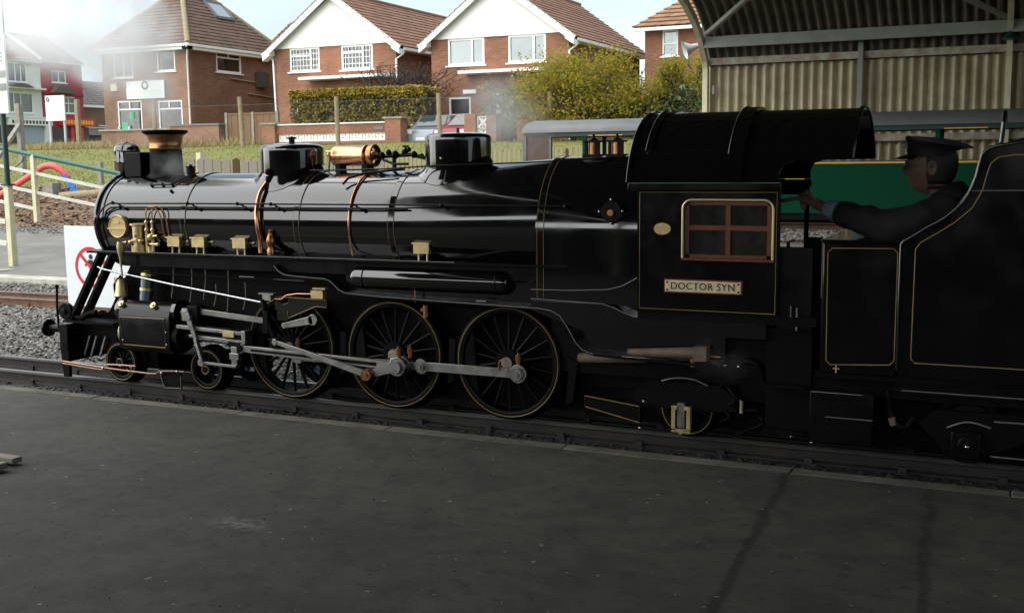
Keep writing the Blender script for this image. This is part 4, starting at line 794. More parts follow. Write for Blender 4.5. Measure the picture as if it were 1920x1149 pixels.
# roof
A0 = .24
def arc_pts(x, off=0, a0=0, a1=PI, n=28):     # roof section: leans inward from the eaves, crown on the centre line
    out = []
    for i in range(n+1):
        a = a0+(a1-a0)*i/n; a = A0+(PI-2*A0)*a/PI
        out.append((x, YC-(.452/math.cos(A0)+off)*math.cos(a), 1.338+(.357+off)*(math.sin(a)-math.sin(A0))/(1-math.sin(A0))))
    return out
def shell(xs, a0, a1, off=0, t=.010, n=28):
    rr = []
    for x in xs:
        o_ = arc_pts(x, off, a0, a1, n); i_ = arc_pts(x, off-t, a0, a1, n)[::-1]; rr.append(o_+i_)
    return MB().loft(rr)
rf = P('cab_roof', 'gloss_black', shell((1.505, 2.03, 2.262), 0, PI), smooth=40)
P('roof_extension', 'gloss_black', MB().loft([arc_pts(2.262, 0, a, PI-a)+arc_pts(2.262, -.01, a, PI-a)[::-1] if False else arc_pts(x, 0, a, PI-a)+arc_pts(x, -.010, a, PI-a)[::-1] for x, a in ((2.255, .02), (2.265, .14), (2.285, .23), (2.33, .275), (2.595, .29))]), rf, smooth=40)
for x, w_ in ((1.512, .007), (1.60, .014), (2.05, .035), (2.588, .008)):
    a = .0 if x < 2.1 else .29
    P('roof_rib', 'gloss_black', shell((x-w_, x+w_), a, PI-a, .010 if x != 2.05 else .020, .016) if x != 1.60 else shell((x-w_, x+w_), .42, PI-.42, .012, .014), rf, smooth=40)
P('gutter', 'cab_black', MB().box(1.505, 2.27, YN-.032, YN+.002, 1.296, 1.334), rf, bevel=.005); P('gutter', 'cab_black', MB().box(1.505, 2.27, YF-.002, YF+.032, 1.296, 1.334), rf, bevel=.005)
P('eaves_highlight', 'pale_lining', MB().tube([(1.51, YN-.034, 1.334), (2.268, YN-.034, 1.334)], .0018, 5), rf)  # pale line put in for the highlight along the gutter
for x, a, o_ in ((1.585, .42, .013), (1.502, 0, .004), (2.013, .35, .021), (2.60, .29, .006)): P('roof_bead', 'gloss_black', MB().tube(arc_pts(x, o_, a, PI-a), .0045, 8), rf)
P('cab_pillar', 'frame_black', MB().cyl((2.255, YN+.02, .68), (2.255, YN+.02, 1.34), .012)); P('cab_pillar', 'frame_black', MB().cyl((2.30, YN+.05, .70), (2.30, YN+.05, 1.05), .009))
P('cab_doorway_sheet', 'frame_black', MB().box(2.26, 2.42, YN+.03, YN+.05, .62, 1.02)); P('cab_doorway_sheet', 'frame_black', MB().box(2.262, 2.34, YF-.03, YF-.018, .62, 1.02))
P('grab_rail', 'bright_steel', MB().cyl((2.355, YN+.02, .62), (2.355, YN+.02, .73), .006)); P('grab_rail', 'bright_steel', MB().cyl((2.325, YN+.02, .64), (2.325, YN+.02, .74), .004))

# ================================================================== TENDER
ten = thing('tender', 'black coal tender with curved cut away side sheets coupled behind the locomotive', 'tender', (3.6, YC, 0))
def T(name, m, mb, par=None, **k): return mb.build(name, m, par or ten, **k)
cut = [(2.835, 1.066), (2.86, 1.082), (2.937, 1.134), (3.0, 1.172), (3.065, 1.23), (3.105, 1.29), (3.13, 1.36), (3.142, 1.42), (3.155, 1.462), (3.185, 1.487), (3.235, 1.499), (3.32, 1.512), (5.4, 1.54)]
poly = [(2.825, .43), (2.825, 1.05)]+cut+[(5.4, .43)]
side_n = T('side_sheet', 'cab_black', MB().prism(poly, 'y', -.155, -.140)); T('side_sheet', 'cab_black', MB().prism(poly, 'y', .67, .685))
T('beading', 'gloss_black', MB().tube([(2.825, -.157, .46), (2.825, -.157, 1.05)]+[(x, -.157, z) for x, z in cut], .008, 8), side_n)
T('beading', 'pale_lining', MB().tube(spline([(x, -.1655, z+.001) for x, z in cut[:11]], 3), .0022, 5), side_n)
inner = [(2.90, .50), (2.885, .52), (2.885, .60), (2.888, 1.03), (2.91, 1.062), (2.97, 1.10), (3.05, 1.155), (3.12, 1.22), (3.16, 1.30), (3.178, 1.38), (3.19, 1.42), (3.22, 1.445), (3.28, 1.455), (5.2, 1.47), (5.2, .505)]
T('lining', 'gold_lining', MB().tube([(x, -.1575, z) for x, z in inner], .0024, 5, closed=True), side_n)
T('seam', 'pale_lining', MB().tube([(3.115, -.157, 1.298), (5.3, -.157, 1.315)], .002, 5), side_n)
lk = T('front_locker', 'cab_black', MB().box(2.468, 2.822, -.150, .68, .42, 1.055), bevel=.012)
fr = .02
T('lining', 'gold_lining', MB().tube([(2.496+fr, -.1525, 1.026), (2.811-fr, -.1525, 1.030), (2.811, -.1525, 1.030-fr), (2.811, -.1525, .485+fr), (2.811-fr, -.1525, .482), (2.50+fr, -.1525, .466), (2.50, -.1525, .466+fr), (2.496, -.1525, 1.026-fr)], .0026, 5, closed=True), lk)
T('locker_top', 'gloss_black', MB().box(2.462, 2.83, -.155, .685, 1.055, 1.066), lk, bevel=.003)
T('bunker', 'sooty_black', MB().box(3.25, 5.4, -.14, .67, .43, 1.47))
mb = MB()
for _ in range(240):
    x = random.uniform(3.3, 5.3); y = random.uniform(-.1, .63); s = random.uniform(.03, .07); z = 1.46+.04*math.cos((y-.265)*3)
    mb.sphere((x, y, z), s, 5, 4, (random.uniform(.6, 1.2), random.uniform(.6, 1.2), random.uniform(.5, .9)))
o = T('coal', 'coal', mb, smooth=0); o['kind'] = 'stuff'
T('seat', 'sooty_black', MB().box(2.85, 3.22, -.05, .58, .70, .78)); T('tender_shade_block', 'sooty_black', MB().box(2.45, 5.4, .1, .43, .03, .40)); T('tender_floor', 'sooty_black', MB().box(2.45, 3.25, -.14, .67, .40, .43))  # low middle block added to darken the gap under the tender
T('sole_bar', 'frame_black', MB().box(2.82, 5.5, -.115, -.09, .345, .43).box(2.82, 5.5, .62, .645, .345, .43).box(2.42, 5.5, -.05, .58, .30, .42))
T('sole_edge', 'pale_lining', MB().box(2.845, 5.5, -.1185, -.115, .357, .3605))
T('hoop_rail', 'frame_black', MB().tube(spline([(3.175, -.11, 1.47), (3.22, -.11, 1.50), (3.232, -.10, 1.58), (3.236, -.06, 1.635), (3.236, .0, 1.64), (3.236, .1, 1.6)], 6), .011))
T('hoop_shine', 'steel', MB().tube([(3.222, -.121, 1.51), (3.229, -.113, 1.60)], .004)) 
tb = T('step_box', 'frame_black', MB().box(2.423, 2.72, -.12, .0, .07, .33), bevel=.006)
T('step_edge', 'pale_lining', MB().box(2.43, 2.67, -.1235, -.12, .320, .3235).box(2.50, 2.72, -.1235, -.12, .2, .203), tb)
T('catch', 'brass', MB().cyl((2.55, -.16, .43), (2.55, -.16, .47), .004).cyl((2.535, -.16, .45), (2.565, -.16, .45), .004), lk)
bg_ = T('bogie_frame', 'sooty_black', MB().prism([(2.92, .20), (3.0, .27), (4.2, .27), (4.2, .07), (3.95, .07), (3.8, .15), (3.4, .15), (3.25, .08), (3.05, .08)], 'y', -.075, -.05).box(3.0, 4.2, -.05, .55, .16, .22))
T('spring', 'steel', MB().tube(spline([(3.05, -.085, .19), (3.14, -.085, .225), (3.24, -.085, .205)], 5), .006).tube([(3.25, -.08, .235), (3.6, -.08, .24), (4.2, -.08, .235)], .006).tube([(3.24, -.08, .07), (4.2, -.08, .065)], .005), bg_)
T('axlebox', 'frame_black', MB().box(3.07, 3.20, -.10, -.05, .05, .18).cyl((3.14, -.11, .12), (3.14, -.09, .12), .04), bg_, bevel=.006)
T('axle_stud', 'bright_steel', MB().sphere((3.142, -.115, .113), .012, 10, 8), bg_)
for x in (3.14, 3.95, 4.6, 5.2):
    for y, s in ((0, 1), (.53, -1)):
        T('wheel', 'frame_black', MB().lathe([(.001, .02*s), (.05, .005*s), (.06, .03*s), (.12, .035*s), (.135, .0), (.16, .0), (.162, .06*s), (.18, .08*s), (.18, .09*s), (.03, .09*s)], (x, y, .166), 'y', 40))
T('brake_hose', 'sooty_black', MB().tube(spline([(2.78, -.05, .34), (2.80, -.07, .22), (2.86, -.08, .17), (2.90, -.06, .22)], 6), .014)); T('hose_coupling', 'rust_pipe', MB().cyl((2.80, -.075, .215), (2.815, -.075, .18), .018))
# ================================================================== ADDED WALL behind the viewer, unseen, keeps the paintwork's reflections dark
rwall = thing('reflection_wall', 'unseen dark brick wall added behind the viewer to darken the paintwork reflections', 'wall', (3, -9.9, 0))
MB().box(-16, 20, -10.2, -9.9, -.1, 2.25).build('brickwork', 'brick_dark', rwall)
MB().box(-16, 20, -10.25, -9.85, 2.25, 2.33).build('coping', 'sooty_black', rwall)
for x in (-12, -8, -4, 0, 4, 8, 12): MB().box(x, x+.4, -9.9, -9.8, -.1, 2.25).build('pier', 'brick_dark', rwall)
# ================================================================== CARRIAGE behind the engine
co = thing('passenger_carriage', 'dark green open sided narrow gauge carriage with grey roof behind the locomotive', 'railway carriage', (0, 12, .42))
CX0, CX1, CY0, CY1 = -4.28, 7.2, 11.5, 12.5
def C(name, m, mb, par=None, **k): return mb.build(name, m, par or co, **k)
def roofsec(x, e=0): return [(x, 12+(.56-e)*math.cos(PI-i*PI/16), 1.905+(.215-e*.5)*math.sin(i*PI/16)) for i in range(17)]
crf = C('roof', 'coach_roof', MB().loft([roofsec(CX0-.05, .12), roofsec(CX0-.02, .03), roofsec(CX0+.05)]+[roofsec(CX0+.05+i*1.9) for i in range(1, 7)]))
C('cant_rail', 'dark_green', MB().box(CX0, CX1, CY0, CY0+.05, 1.835, 1.905).box(CX0, CX1, CY1-.05, CY1, 1.835, 1.905))
def panel(x0, x1, nm='side_panel'):
    p_ = C(nm, 'coach_green', MB().box(x0, x1, CY0, CY0+.04, .62, 1.375)); C(nm, 'coach_green', MB().box(x0, x1, CY1-.04, CY1, .62, 1.375))
    C('waist_stripe', 'yellow_paint', MB().box(x0+.03, x1-.03, CY0-.006, CY0-.001, 1.358, 1.382), p_); C('sill', 'seat_brown', MB().box(x0, x1, CY0-.01, CY0+.05, 1.385, 1.405), p_)
xs_ = [-3.20, -1.40, .40, 2.20, 4.0, 5.8]
panel(-3.78, 7.15)
for x in xs_:
    C('post', 'coach_green', MB().box(x-.03, x+.03, CY0, CY0+.05, 1.375, 1.84)); C('post', 'coach_green', MB().box(x-.03, x+.03, CY1-.05, CY1, 1.375, 1.84))
    C('door_stripe', 'yellow_paint', MB().box(x+.08, x+.66, CY0-.007, CY0-.001, 1.838, 1.853))
    C('seat_back', 'seat_brown', MB().box(x-.9, x-.82, CY0+.08, CY1-.08, .75, 1.28))
C('door_edge', 'yellow_paint', MB().box(.06, .35, CY0-.012, CY0-.008, 1.10, 1.345))
C('end_panel', 'seat_brown', MB().box(CX0, CX0+.5, CY0+.01, CY0+.04, .62, 1.84).box(CX0, CX0+.04, CY0, CY1, .62, 1.84))
C('end_post', 'coach_roof', MB().box(CX0-.02, CX0+.05, CY0-.01, CY0+.05, .62, 1.86).box(CX0+.46, CX0+.5, CY0-.01, CY0+.05, .62, 1.84))
C('floor', 'sooty_black', MB().box(CX0, CX1, CY0+.03, CY1-.03, .52, .62))
C('underframe', 'sooty_black', MB().box(CX0, CX1, 11.75, 12.25, .46, .56))
for x in (-3.4, -2.6, 5.4, 6.2): C('wheel', 'sooty_black', MB().cyl((x, 11.76, .58), (x, 11.84, .58), .16, n=24).cyl((x, 12.16, .58), (x, 12.24, .58), .16, n=24))
# ================================================================== DRIVER
dr = thing('person', 'engine driver in dark uniform and peaked cap reaching forward into the cab', 'person', (2.98, .27, .78))
def skin_mesh(name, m, joints, edges, par, root=0, sub=2):
    me = bpy.data.meshes.new(name); o0 = ORG[par]
    me.from_pydata([tuple(Vector(j[:3])-o0) for j in joints], edges, []); o = bpy.data.objects.new(name, me); COL.objects.link(o); o.parent = par; ORG[o] = o0
    sm = o.modifiers.new('skin', 'SKIN'); lay = me.skin_vertices[0] if me.skin_vertices else None
    if lay is None:
        bm = bmesh.new(); bm.from_mesh(me); bm.verts.layers.skin.verify(); bm.to_mesh(me); bm.free(); lay = me.skin_vertices[0]
    for i, j in enumerate(joints):
        r = j[3]; lay.data[i].radius = (r if isinstance(r, tuple) else (r, r)); lay.data[i].use_root = (i == root)
    sm.use_smooth_shade = True
    sb = o.modifiers.new('sub', 'SUBSURF'); sb.levels = sub; sb.render_levels = sub
    me.materials.append(M[m]); return o
# head: one shaped mesh with brow, nose, lips, chin, ears, joined to neck, arms, hands and legs of one body
HC = Vector((2.91, .27, 1.402))      # head centre, looking to -x
def head_pt(th, ph):                  # th from top, ph around, 0 = face direction (-x)
    s, c = math.sin(th), math.cos(th); fx, fy = math.cos(ph), math.sin(ph)
    r = .094; x = -fx*s*.100; y = fy*s*.077; z = c*.122
    face = max(0, fx)**3*s
    if face > 0:
        t = c
        d = 0
        d += .028*math.exp(-((t+.12)/.16)**2)*math.exp(-(fy/.20)**2)*(1 if t < .12 else math.exp(-((t-.12)/.08)**2))   # nose
        d += .008*math.exp(-((t-.22)/.10)**2)                                                                          # brow
        d -= .010*math.exp(-((t-.06)/.08)**2)*math.exp(-((abs(fy)-.38)/.16)**2)                                        # eye sockets
        d += .008*math.exp(-((t+.47)/.05)**2)*math.exp(-(fy/.3)**2)+.006*math.exp(-((t+.56)/.05)**2)*math.exp(-(fy/.3)**2)   # lips
        d -= .006*math.exp(-((t+.51)/.025)**2)*math.exp(-(fy/.3)**2)
        d += .014*math.exp(-((t+.80)/.14)**2)*math.exp(-(fy/.4)**2)                                                    # chin
        x -= d
    if c < -.2: y *= 1-.28*min(1, (-.2-c)/.7); 
    if c < -.35 and fx < 0: x *= .72
    return HC+Vector((x, y, z))*1.10
body = skin_mesh('body', 'skin', [
    (3.02, .27, .86, .09), (3.03, .27, 1.02, .10), (3.02, .27, 1.15, .10), (2.975, .27, 1.225, .055), (2.945, .27, 1.30, .052), (2.925, .27, 1.36, .05),
    (2.99, .12, 1.20, .05), (2.78, .08, 1.10, .042), (2.56, .14, 1.165, .033), (2.44, .19, 1.195, .027), (2.385, .22, 1.215, .030), (2.345, .24, 1.235, .032),
    (2.99, .42, 1.20, .05), (2.90, .50, 1.00, .042), (2.72, .44, .96, .030), (2.66, .41, .965, .03),
    (2.98, .17, .84, .085), (2.66, .14, .84, .065), (2.62, .14, .52, .05), (2.98, .37, .84, .085), (2.66, .40, .84, .065), (2.62, .40, .52, .05)],
    [(0, 1), (1, 2), (2, 3), (3, 4), (4, 5), (2, 6), (6, 7), (7, 8), (8, 9), (9, 10), (10, 11), (2, 12), (12, 13), (13, 14), (14, 15), (0, 16), (16, 17), (17, 18), (0, 19), (19, 20), (20, 21)], dr)
# fuse head, ears, fingers into the same body mesh
dg = bpy.context.evaluated_depsgraph_get(); dg.update(); ev = bpy.data.meshes.new_from_object(body.evaluated_get(dg)); body.modifiers.clear()
bm = bmesh.new(); bm.from_mesh(ev)
mb = MB(); NT, NPH = 40, 56
mb.loft([[head_pt(max(.02, PI*j/NT*.99), 2*PI*i/NPH) for i in range(NPH)] for j in range(NT+1)], cap=True)
for s in (-1, 1):
    mb.loft([[HC+1.10*Vector((.012+.020*math.cos(a)*k, s*(.074+d), -.005+.034*math.sin(a)*k)) for a in [i*2*PI/14 for i in range(14)]] for k, d in ((1, -.008), (1.08, .006), (.95, .013), (.55, .008))])
    e = HC+1.10*Vector((-.079, s*.031, .012)); mb.sphere(e, .013, 10, 8)
# hand: palm plus four curled fingers and a thumb round the regulator handle
def finger(pts, r): mb.tube(spline([p for p in pts], 3), r, 8, rr=None)
for q, (dy, ln) in enumerate(((-.030, .9), (-.010, 1.0), (.010, .96), (.028, .8))):
    b = Vector((2.345, .24+dy*.6, 1.24+dy*.7)); finger([b, b+Vector((-.030*ln, dy*.2, .022)), b+Vector((-.048*ln, dy*.2, .006)), b+Vector((-.040*ln, dy*.2, -.018)), b+Vector((-.022*ln, dy*.2, -.022))], .0088)
finger([(2.375, .215, 1.225), (2.352, .195, 1.262), (2.322, .205, 1.272), (2.303, .225, 1.262)], .0098)
for q, dy in enumerate((-.025, -.008, .009, .024)):
    b = Vector((2.655, .41+dy, .965)); finger([b, b+Vector((-.035, 0, .004)), b+Vector((-.055, 0, -.012)), b+Vector((-.05, 0, -.03))], .009)
finger([(2.67, .38, .97), (2.64, .365, .975), (2.615, .37, .965)], .010)
tmp = bpy.data.meshes.new('t'); o0 = ORG[dr]; tmp.from_pydata([tuple(p-o0) for p in mb.v], [], mb.f); bm.from_mesh(tmp)
for f in bm.faces: f.smooth = True
bmesh.ops.recalc_face_normals(bm, faces=bm.faces); bm.to_mesh(ev); bm.free(); body.data = ev
ev.materials.clear(); ev.materials.append(M['skin'])
jk = skin_mesh('jacket', 'uniform', [
    (3.03, .27, .84, (.20, .17)), (3.045, .27, .98, (.195, .17)), (3.04, .27, 1.11, (.19, .155)), (3.015, .27, 1.235, (.165, .14)), (2.96, .27, 1.305, .082),
    (3.0, .105, 1.195, .115), (2.90, .075, 1.145, .105), (2.76, .07, 1.108, .094), (2.66, .10, 1.135, .083), (2.56, .14, 1.163, .070), (2.465, .18, 1.188, .060),
    (3.0, .415, 1.185, .082), (2.94, .475, 1.09, .07), (2.89, .50, 1.0, .064), (2.79, .46, .97, .056), (2.72, .435, .962, .048)],
    [(0, 1), (1, 2), (2, 3), (3, 4), (2, 5), (5, 6), (6, 7), (7, 8), (8, 9), (9, 10), (2, 11), (11, 12), (12, 13), (13, 14), (14, 15)], dr)
ft = bpy.data.textures.new('cloth_folds', 'CLOUDS'); ft.noise_scale = .07; ft.noise_depth = 2
dm = jk.modifiers.new('folds', 'DISPLACE'); dm.texture = ft; dm.strength = .028; dm.mid_level = .5; jk.modifiers['sub'].levels = 3; jk.modifiers['sub'].render_levels = 3
skin_mesh('trousers', 'uniform', [(3.02, .27, .86, .12), (2.98, .17, .85, .10), (2.66, .14, .85, .08), (2.63, .14, .55, .062), (2.98, .37, .85, .10), (2.66, .40, .85, .08), (2.63, .40, .55, .062)], [(0, 1), (1, 2), (2, 3), (0, 4), (4, 5), (5, 6)], dr)
cuffd = Vector((2.44-2.56, .19-.14, .03)).normalized()
MB().cyl(Vector((2.49, .165, 1.182)), Vector((2.49, .165, 1.182))+cuffd*.06, .054, .048, n=20).build('shirt_cuff', 'shirt_blue', dr)
MB().ring((2.955, .27, 1.302), .062, .010, 'z', 28).build('jacket_collar', 'uniform', dr)
mb = MB().loft([[HC+1.10*Vector((.006+k*.108*math.cos(a), k*.083*math.sin(a), z)) for a in [-1.75+i*3.5/24 for i in range(25)]] for z, k in ((-.075, .70), (-.055, .86), (-.03, .95), (0, 1.0), (.03, 1.0), (.06, .96))], closed=False, cap=False)
hr_ = mb.build('hair', 'hair_grey', dr); sl = hr_.modifiers.new('s', 'SOLIDIFY'); sl.thickness = .006
cap_ = MB()
def capring(r, h, tilt, fwd=0): return [HC+1.12*Vector((r*1.05*math.cos(a)+fwd, r*math.sin(a)*.92, h-tilt*math.cos(a)*r)) for a in [i*2*PI/40 for i in range(40)]]
cap_.loft([capring(.097, .045, -.03), capring(.098, .072, .04), capring(.114, .090, .12, .020), capring(.134, .100, .18, .030), capring(.130, .111, .19, .030), capring(.07, .122, .14, .024), capring(.005, .126, .1, .02)])
cap = cap_.build('peaked_cap', 'cap_cloth', dr)
mb = MB(); pk = []
for i in range(17):
    a = PI*.68+i*(PI*.64)/16; c, s = math.cos(a), math.sin(a); pk.append((HC+1.12*Vector((.099*c, .089*s, .052)), HC+1.12*Vector((.099*c+(c+.35)*.085, .094*s, .034))))
mb.add([p for q in pk for p in q]+[p+Vector((0, 0, .004)) for q in pk for p in q], [(2*i, 2*i+1, 2*i+3, 2*i+2) for i in range(16)]+[(34+2*i, 34+2*i+2, 34+2*i+3, 34+2*i+1) for i in range(16)]+[(2*i+1, 2*i+3, 34+2*i+3, 34+2*i+1) for i in range(16)])
mb.build('cap_peak', 'gloss_black', cap)
MB().box(HC.x-.134, HC.x-.118, .248, .292, HC.z+.092, HC.z+.116).build('cap_badge', 'pale_lining', cap, bevel=.003)
MB().tube([HC+Vector((-.110, -.035, .068)), HC+Vector((-.118, 0, .068)), HC+Vector((-.110, .035, .068))], .004).build('cap_cord', 'brass', cap)
mb = MB()
for s in (-1, 1): mb.ring(tuple(HC+1.1*Vector((-.104, s*.033, .008))), .022, .0018, 'x', 20)
mb.tube([HC+1.1*Vector((-.104, -.053, .01)), HC+1.1*Vector((-.02, -.08, .012)), HC+1.1*Vector((.02, -.082, .005))], .0018).tube([HC+1.1*Vector((-.104, .053, .01)), HC+1.1*Vector((-.02, .08, .012)), HC+1.1*Vector((.02, .082, .005))], .0018)
mb.build('glasses', 'steel', dr)

# ================================================================== NO PASSENGERS BOARD
sb = thing('warning_board', 'white no passengers board with a red crossed circle standing beside the front of the engine', 'sign', (-5.1, 2.75, -.1))
def rot_lean(o): o.rotation_euler = (math.radians(-3), 0, 0)
MB().box(-5.50, -4.32, 2.75, 2.765, .03, .845).build('panel', 'sign_white', sb, bevel=.004)
MB().box(-5.44, -5.40, 2.765, 2.80, -.10, .80).box(-4.44, -4.40, 2.765, 2.80, -.10, .80).build('leg', 'post_wood', sb)
cx_, cz_, R_ = -5.165, .435, .205
mb = MB(); vs = []
for i in range(48):
    a = 2*PI*i/48; c, s = math.cos(a), math.sin(a)
    vs += [(cx_+R_*c, 2.746, cz_+R_*s), (cx_+(R_-.033)*c, 2.746, cz_+(R_-.033)*s)]
mb.add(vs, [(2*i, 2*i+1, (2*i+3) % 96, (2*i+2) % 96) for i in range(48)])
mb.build('prohibition_ring', 'sign_red', sb, smooth=0)
fg = MB().lathe([(.026, -.001), (.026, 0)], (cx_+.01, 2.747, cz_+.105), 'y', 20, cap=True)
def flat(pts): fg.prism([(cx_+x, cz_+z) for x, z in pts], 'y', 2.7465, 2.7475)
flat([(-.02, .075), (.035, .07), (.03, -.02), (-.015, -.02)]); flat([(-.02, .07), (-.075, .02), (-.065, .005), (-.01, .05)]); flat([(.03, .065), (.075, .01), (.065, 0), (.02, .045)])
flat([(.03, -.02), (.065, -.075), (.05, -.13), (.035, -.125), (.042, -.078), (.005, -.02)]); flat([(-.015, -.02), (-.03, -.08), (-.08, -.12), (-.07, -.135), (-.012, -.09), (.01, -.02)])
fg.build('walking_figure', 'sign_black', sb, smooth=0)
MB().bar((cx_-.13, 2.744, cz_+.13), (cx_+.13, 2.744, cz_-.13), .001, .034, (0, 1, 0)).build('red_slash', 'sign_red', sb) if False else MB().prism([(cx_-.142, cz_+.118), (cx_-.118, cz_+.142), (cx_+.142, cz_-.118), (cx_+.118, cz_-.142)], 'y', 2.7445, 2.7455).build('red_slash', 'sign_red', sb, smooth=0)
text('NO PASSENGERS', .085, 'lettering', 'sign_red', sb, (-4.86, 2.7455, .315), (PI/2, 0, 0), .0006, align='LEFT', xs=.62)
# ================================================================== LEFT: station sign post, ramp railings, playground
st = thing('station_sign_post', 'cream and dark green post carrying a white station board at the left edge', 'sign post', (-9.2, 5.3, .08))
MB().box(-9.24, -9.15, 5.26, 5.35, .06, 1.20).build('post', 'cream_paint', st, bevel=.01); MB().cyl((-9.195, 5.305, 1.2), (-9.195, 5.305, 3.9), .036, n=20).build('upper_post', 'dark_green', st); MB().box(-9.26, -9.13, 5.24, 5.37, 1.19, 1.215).build('post_cap', 'dark_green', st)
MB().box(-11.2, -8.99, 5.22, 5.25, 2.15, 3.75).build('board', 'off_white', st)
text('E', .17, 'lettering', 'sign_black', st, (-9.08, 5.217, 2.88), (PI/2, 0, 0), .001); text('M', .17, 'lettering', 'sign_black', st, (-9.1, 5.217, 3.14), (PI/2, 0, 0), .001)
for z in (2.45, 2.62): MB().box(-9.6, -9.0, 5.212, 5.218, z, z+.09).build('notice_strip', 'beam_grey', st)
MB().prism([(-9.6+.75*math.cos(a), 4.95+.36*math.sin(a)) for a in [i*2*PI/24 for i in range(24)]], 'z', .05, .085).build('concrete_pad', 'concrete', st)
ra = thing('ramp_railing', 'cream railing with a green handrail beside the sloping path', 'railing', (-14.4, 10.5, .3))
ux, uy = .908, .418; B0 = Vector((-14.45, 10.5, 0))
def rp(t, z): return (B0.x+ux*t, B0.y+uy*t, z-.226*t)
MB().bar((B0.x, B0.y, .28), (B0.x, B0.y, 1.67), .09, .09).build('post', 'cream_paint', ra); MB().bar(rp(-3.2, .9), rp(-3.2, 2.3), .11, .11).build('post', 'cream_paint', ra); MB().bar(rp(3.3, 1.1), rp(3.3, 2.42), .11, .11).build('post', 'cream_paint', ra)
MB().cyl(rp(-3.4, 1.665), rp(1.95, 1.66), .042, n=14).build('handrail', 'green_rail', ra)
for z, t0, t1 in ((1.31, -3.3, 3.4), (.93, -3.3, 3.4), (.60, -3.3, .02)): MB().bar(rp(t0, z), rp(t1, z), .05, .06).build('rail', 'white_rail', ra)
rb = thing('low_railing', 'short white two bar railing running left from the station sign post', 'railing', (-10, 5, .1))
for z in (.70, .40): MB().bar((-12.2, 4.35, z+.52), (-9.25, 5.28, z), .05, .06).build('rail', 'white_rail', rb)
MB().bar((-12.2, 4.35, .05), (-12.2, 4.35, 1.3), .1, .1).build('post', 'cream_paint', rb)
sl = thing('playground_slide', 'small red plastic slide with a blue ladder on the bark', 'slide', (-20, 15.8, .65))
s0, s1, s2 = Vector((-20.1, 15.2, .62)), Vector((-20.15, 16.25, 1.42)), Vector((-19.15, 16.2, .85))
def chute(path, w, m, nm):
    mb = MB(); rr = []
    for p in path: p = Vector(p); rr.append([p+Vector((ux*0, 0, .1))+Vector((.45, -.2, 0))*w*k + Vector((0, 0, h)) for k, h in ((-1, .12), (-.9, .12), (-.9, 0), (.9, 0), (.9, .12), (1, .12), (1, -.06), (-1, -.06))])
    return mb.loft(rr).build(nm, m, sl)
lft = lambda a, b, t: tuple(a[i]+(b[i]-a[i])*t for i in range(3))
mb = MB().tube(spline([(-20.65, 15.0, .64), (-20.45, 15.1, .74), (-19.95, 15.5, 1.15), (-19.72, 15.7, 1.36)], 5), .085, 8); mb.build('chute', 'slide_red', sl)
MB().tube(spline([(-19.74, 15.68, 1.34), (-19.55, 15.8, 1.48), (-19.3, 15.9, 1.48), (-19.1, 16.0, 1.32), (-19.0, 16.05, 1.18)], 5), .085, 8).build('hood', 'slide_red', sl)
ld = MB().bar((-19.05, 16.0, 1.26), (-18.72, 16.15, .68), .20, .09).build('ladder', 'slide_blue', sl)
for t in (.2, .5, .8): MB().bar(Vector((-19.05, 15.9, 1.26)).lerp(Vector((-18.72, 16.05, .68)), t)+Vector((-.08, 0, 0)), Vector((-19.05, 15.9, 1.26)).lerp(Vector((-18.72, 16.05, .68)), t)+Vector((.14, .06, 0)), .05, .06).build('rung', 'slide_blue', ld)
MB().box(-19.55, -19.2, 15.7, 16.0, .6, 1.05).build('base_block', 'post_concrete', sl)
sl.location.x -= .4; sl.location.z -= .05
tag(MB().tube([(-19.0, 15.4, .66), (-18.2, 15.5, .72), (-17.0, 15.9, .80), (-15.5, 16.5, .88)], .11, 10).build('border_log', 'post_wood'), 'grey timber log edging the bark play area', 'log')
tag(MB().tube([(-21.6, 15.3, .66), (-21.2, 15.2, .70), (-20.9, 15.1, .68)], .10, 8).build('rocker_toy', 'slide_red'), 'low red plastic toy at the left end of the bark', 'toy')
def cpost(x, y, h, w, m, label, name='fence_post', strut=None, lean=(0, 0), cat='post', grp=None):
    p = thing(name, label, cat, (x, y, G(y)), grp or 'posts standing on the grass'); z = G(y)
    MB().bar((x, y, z-.2), (x+lean[0], y+lean[1], z+h), w, w).build('shaft', m, p, bevel=.01)
    if strut: MB().bar((x+strut[0], y+strut[1], G(y+strut[1])-.1), (x, y, z+h*.72), w*.7, w*.7).build('strut', m, p)
    return p
cpost(-25.0, 19.6, 2.2, .17, 'post_concrete', 'concrete fence post with a slanting strut at far left of the grass', strut=(1.0, -2.6))
cpost(-20.0, 17.8, .60, .12, 'post_concrete', 'short pale post at the front of the grass')
cpost(-18.95, 17.4, .66, .15, 'picket_brown', 'brown timber post left of the headlamp', cat='post')
cpost(-19.6, 18.8, .62, .12, 'picket_brown', 'thin dark post just behind the headlamp')
tag(MB().tube([(-24.2, 18.3, 1.25), (-23.1, 17.9, 1.6), (-22.9, 17.8, 1.75)], .03).build('guard_wire', 'post_concrete'), 'thin pale rod leaning by the strutted concrete post', 'rod')
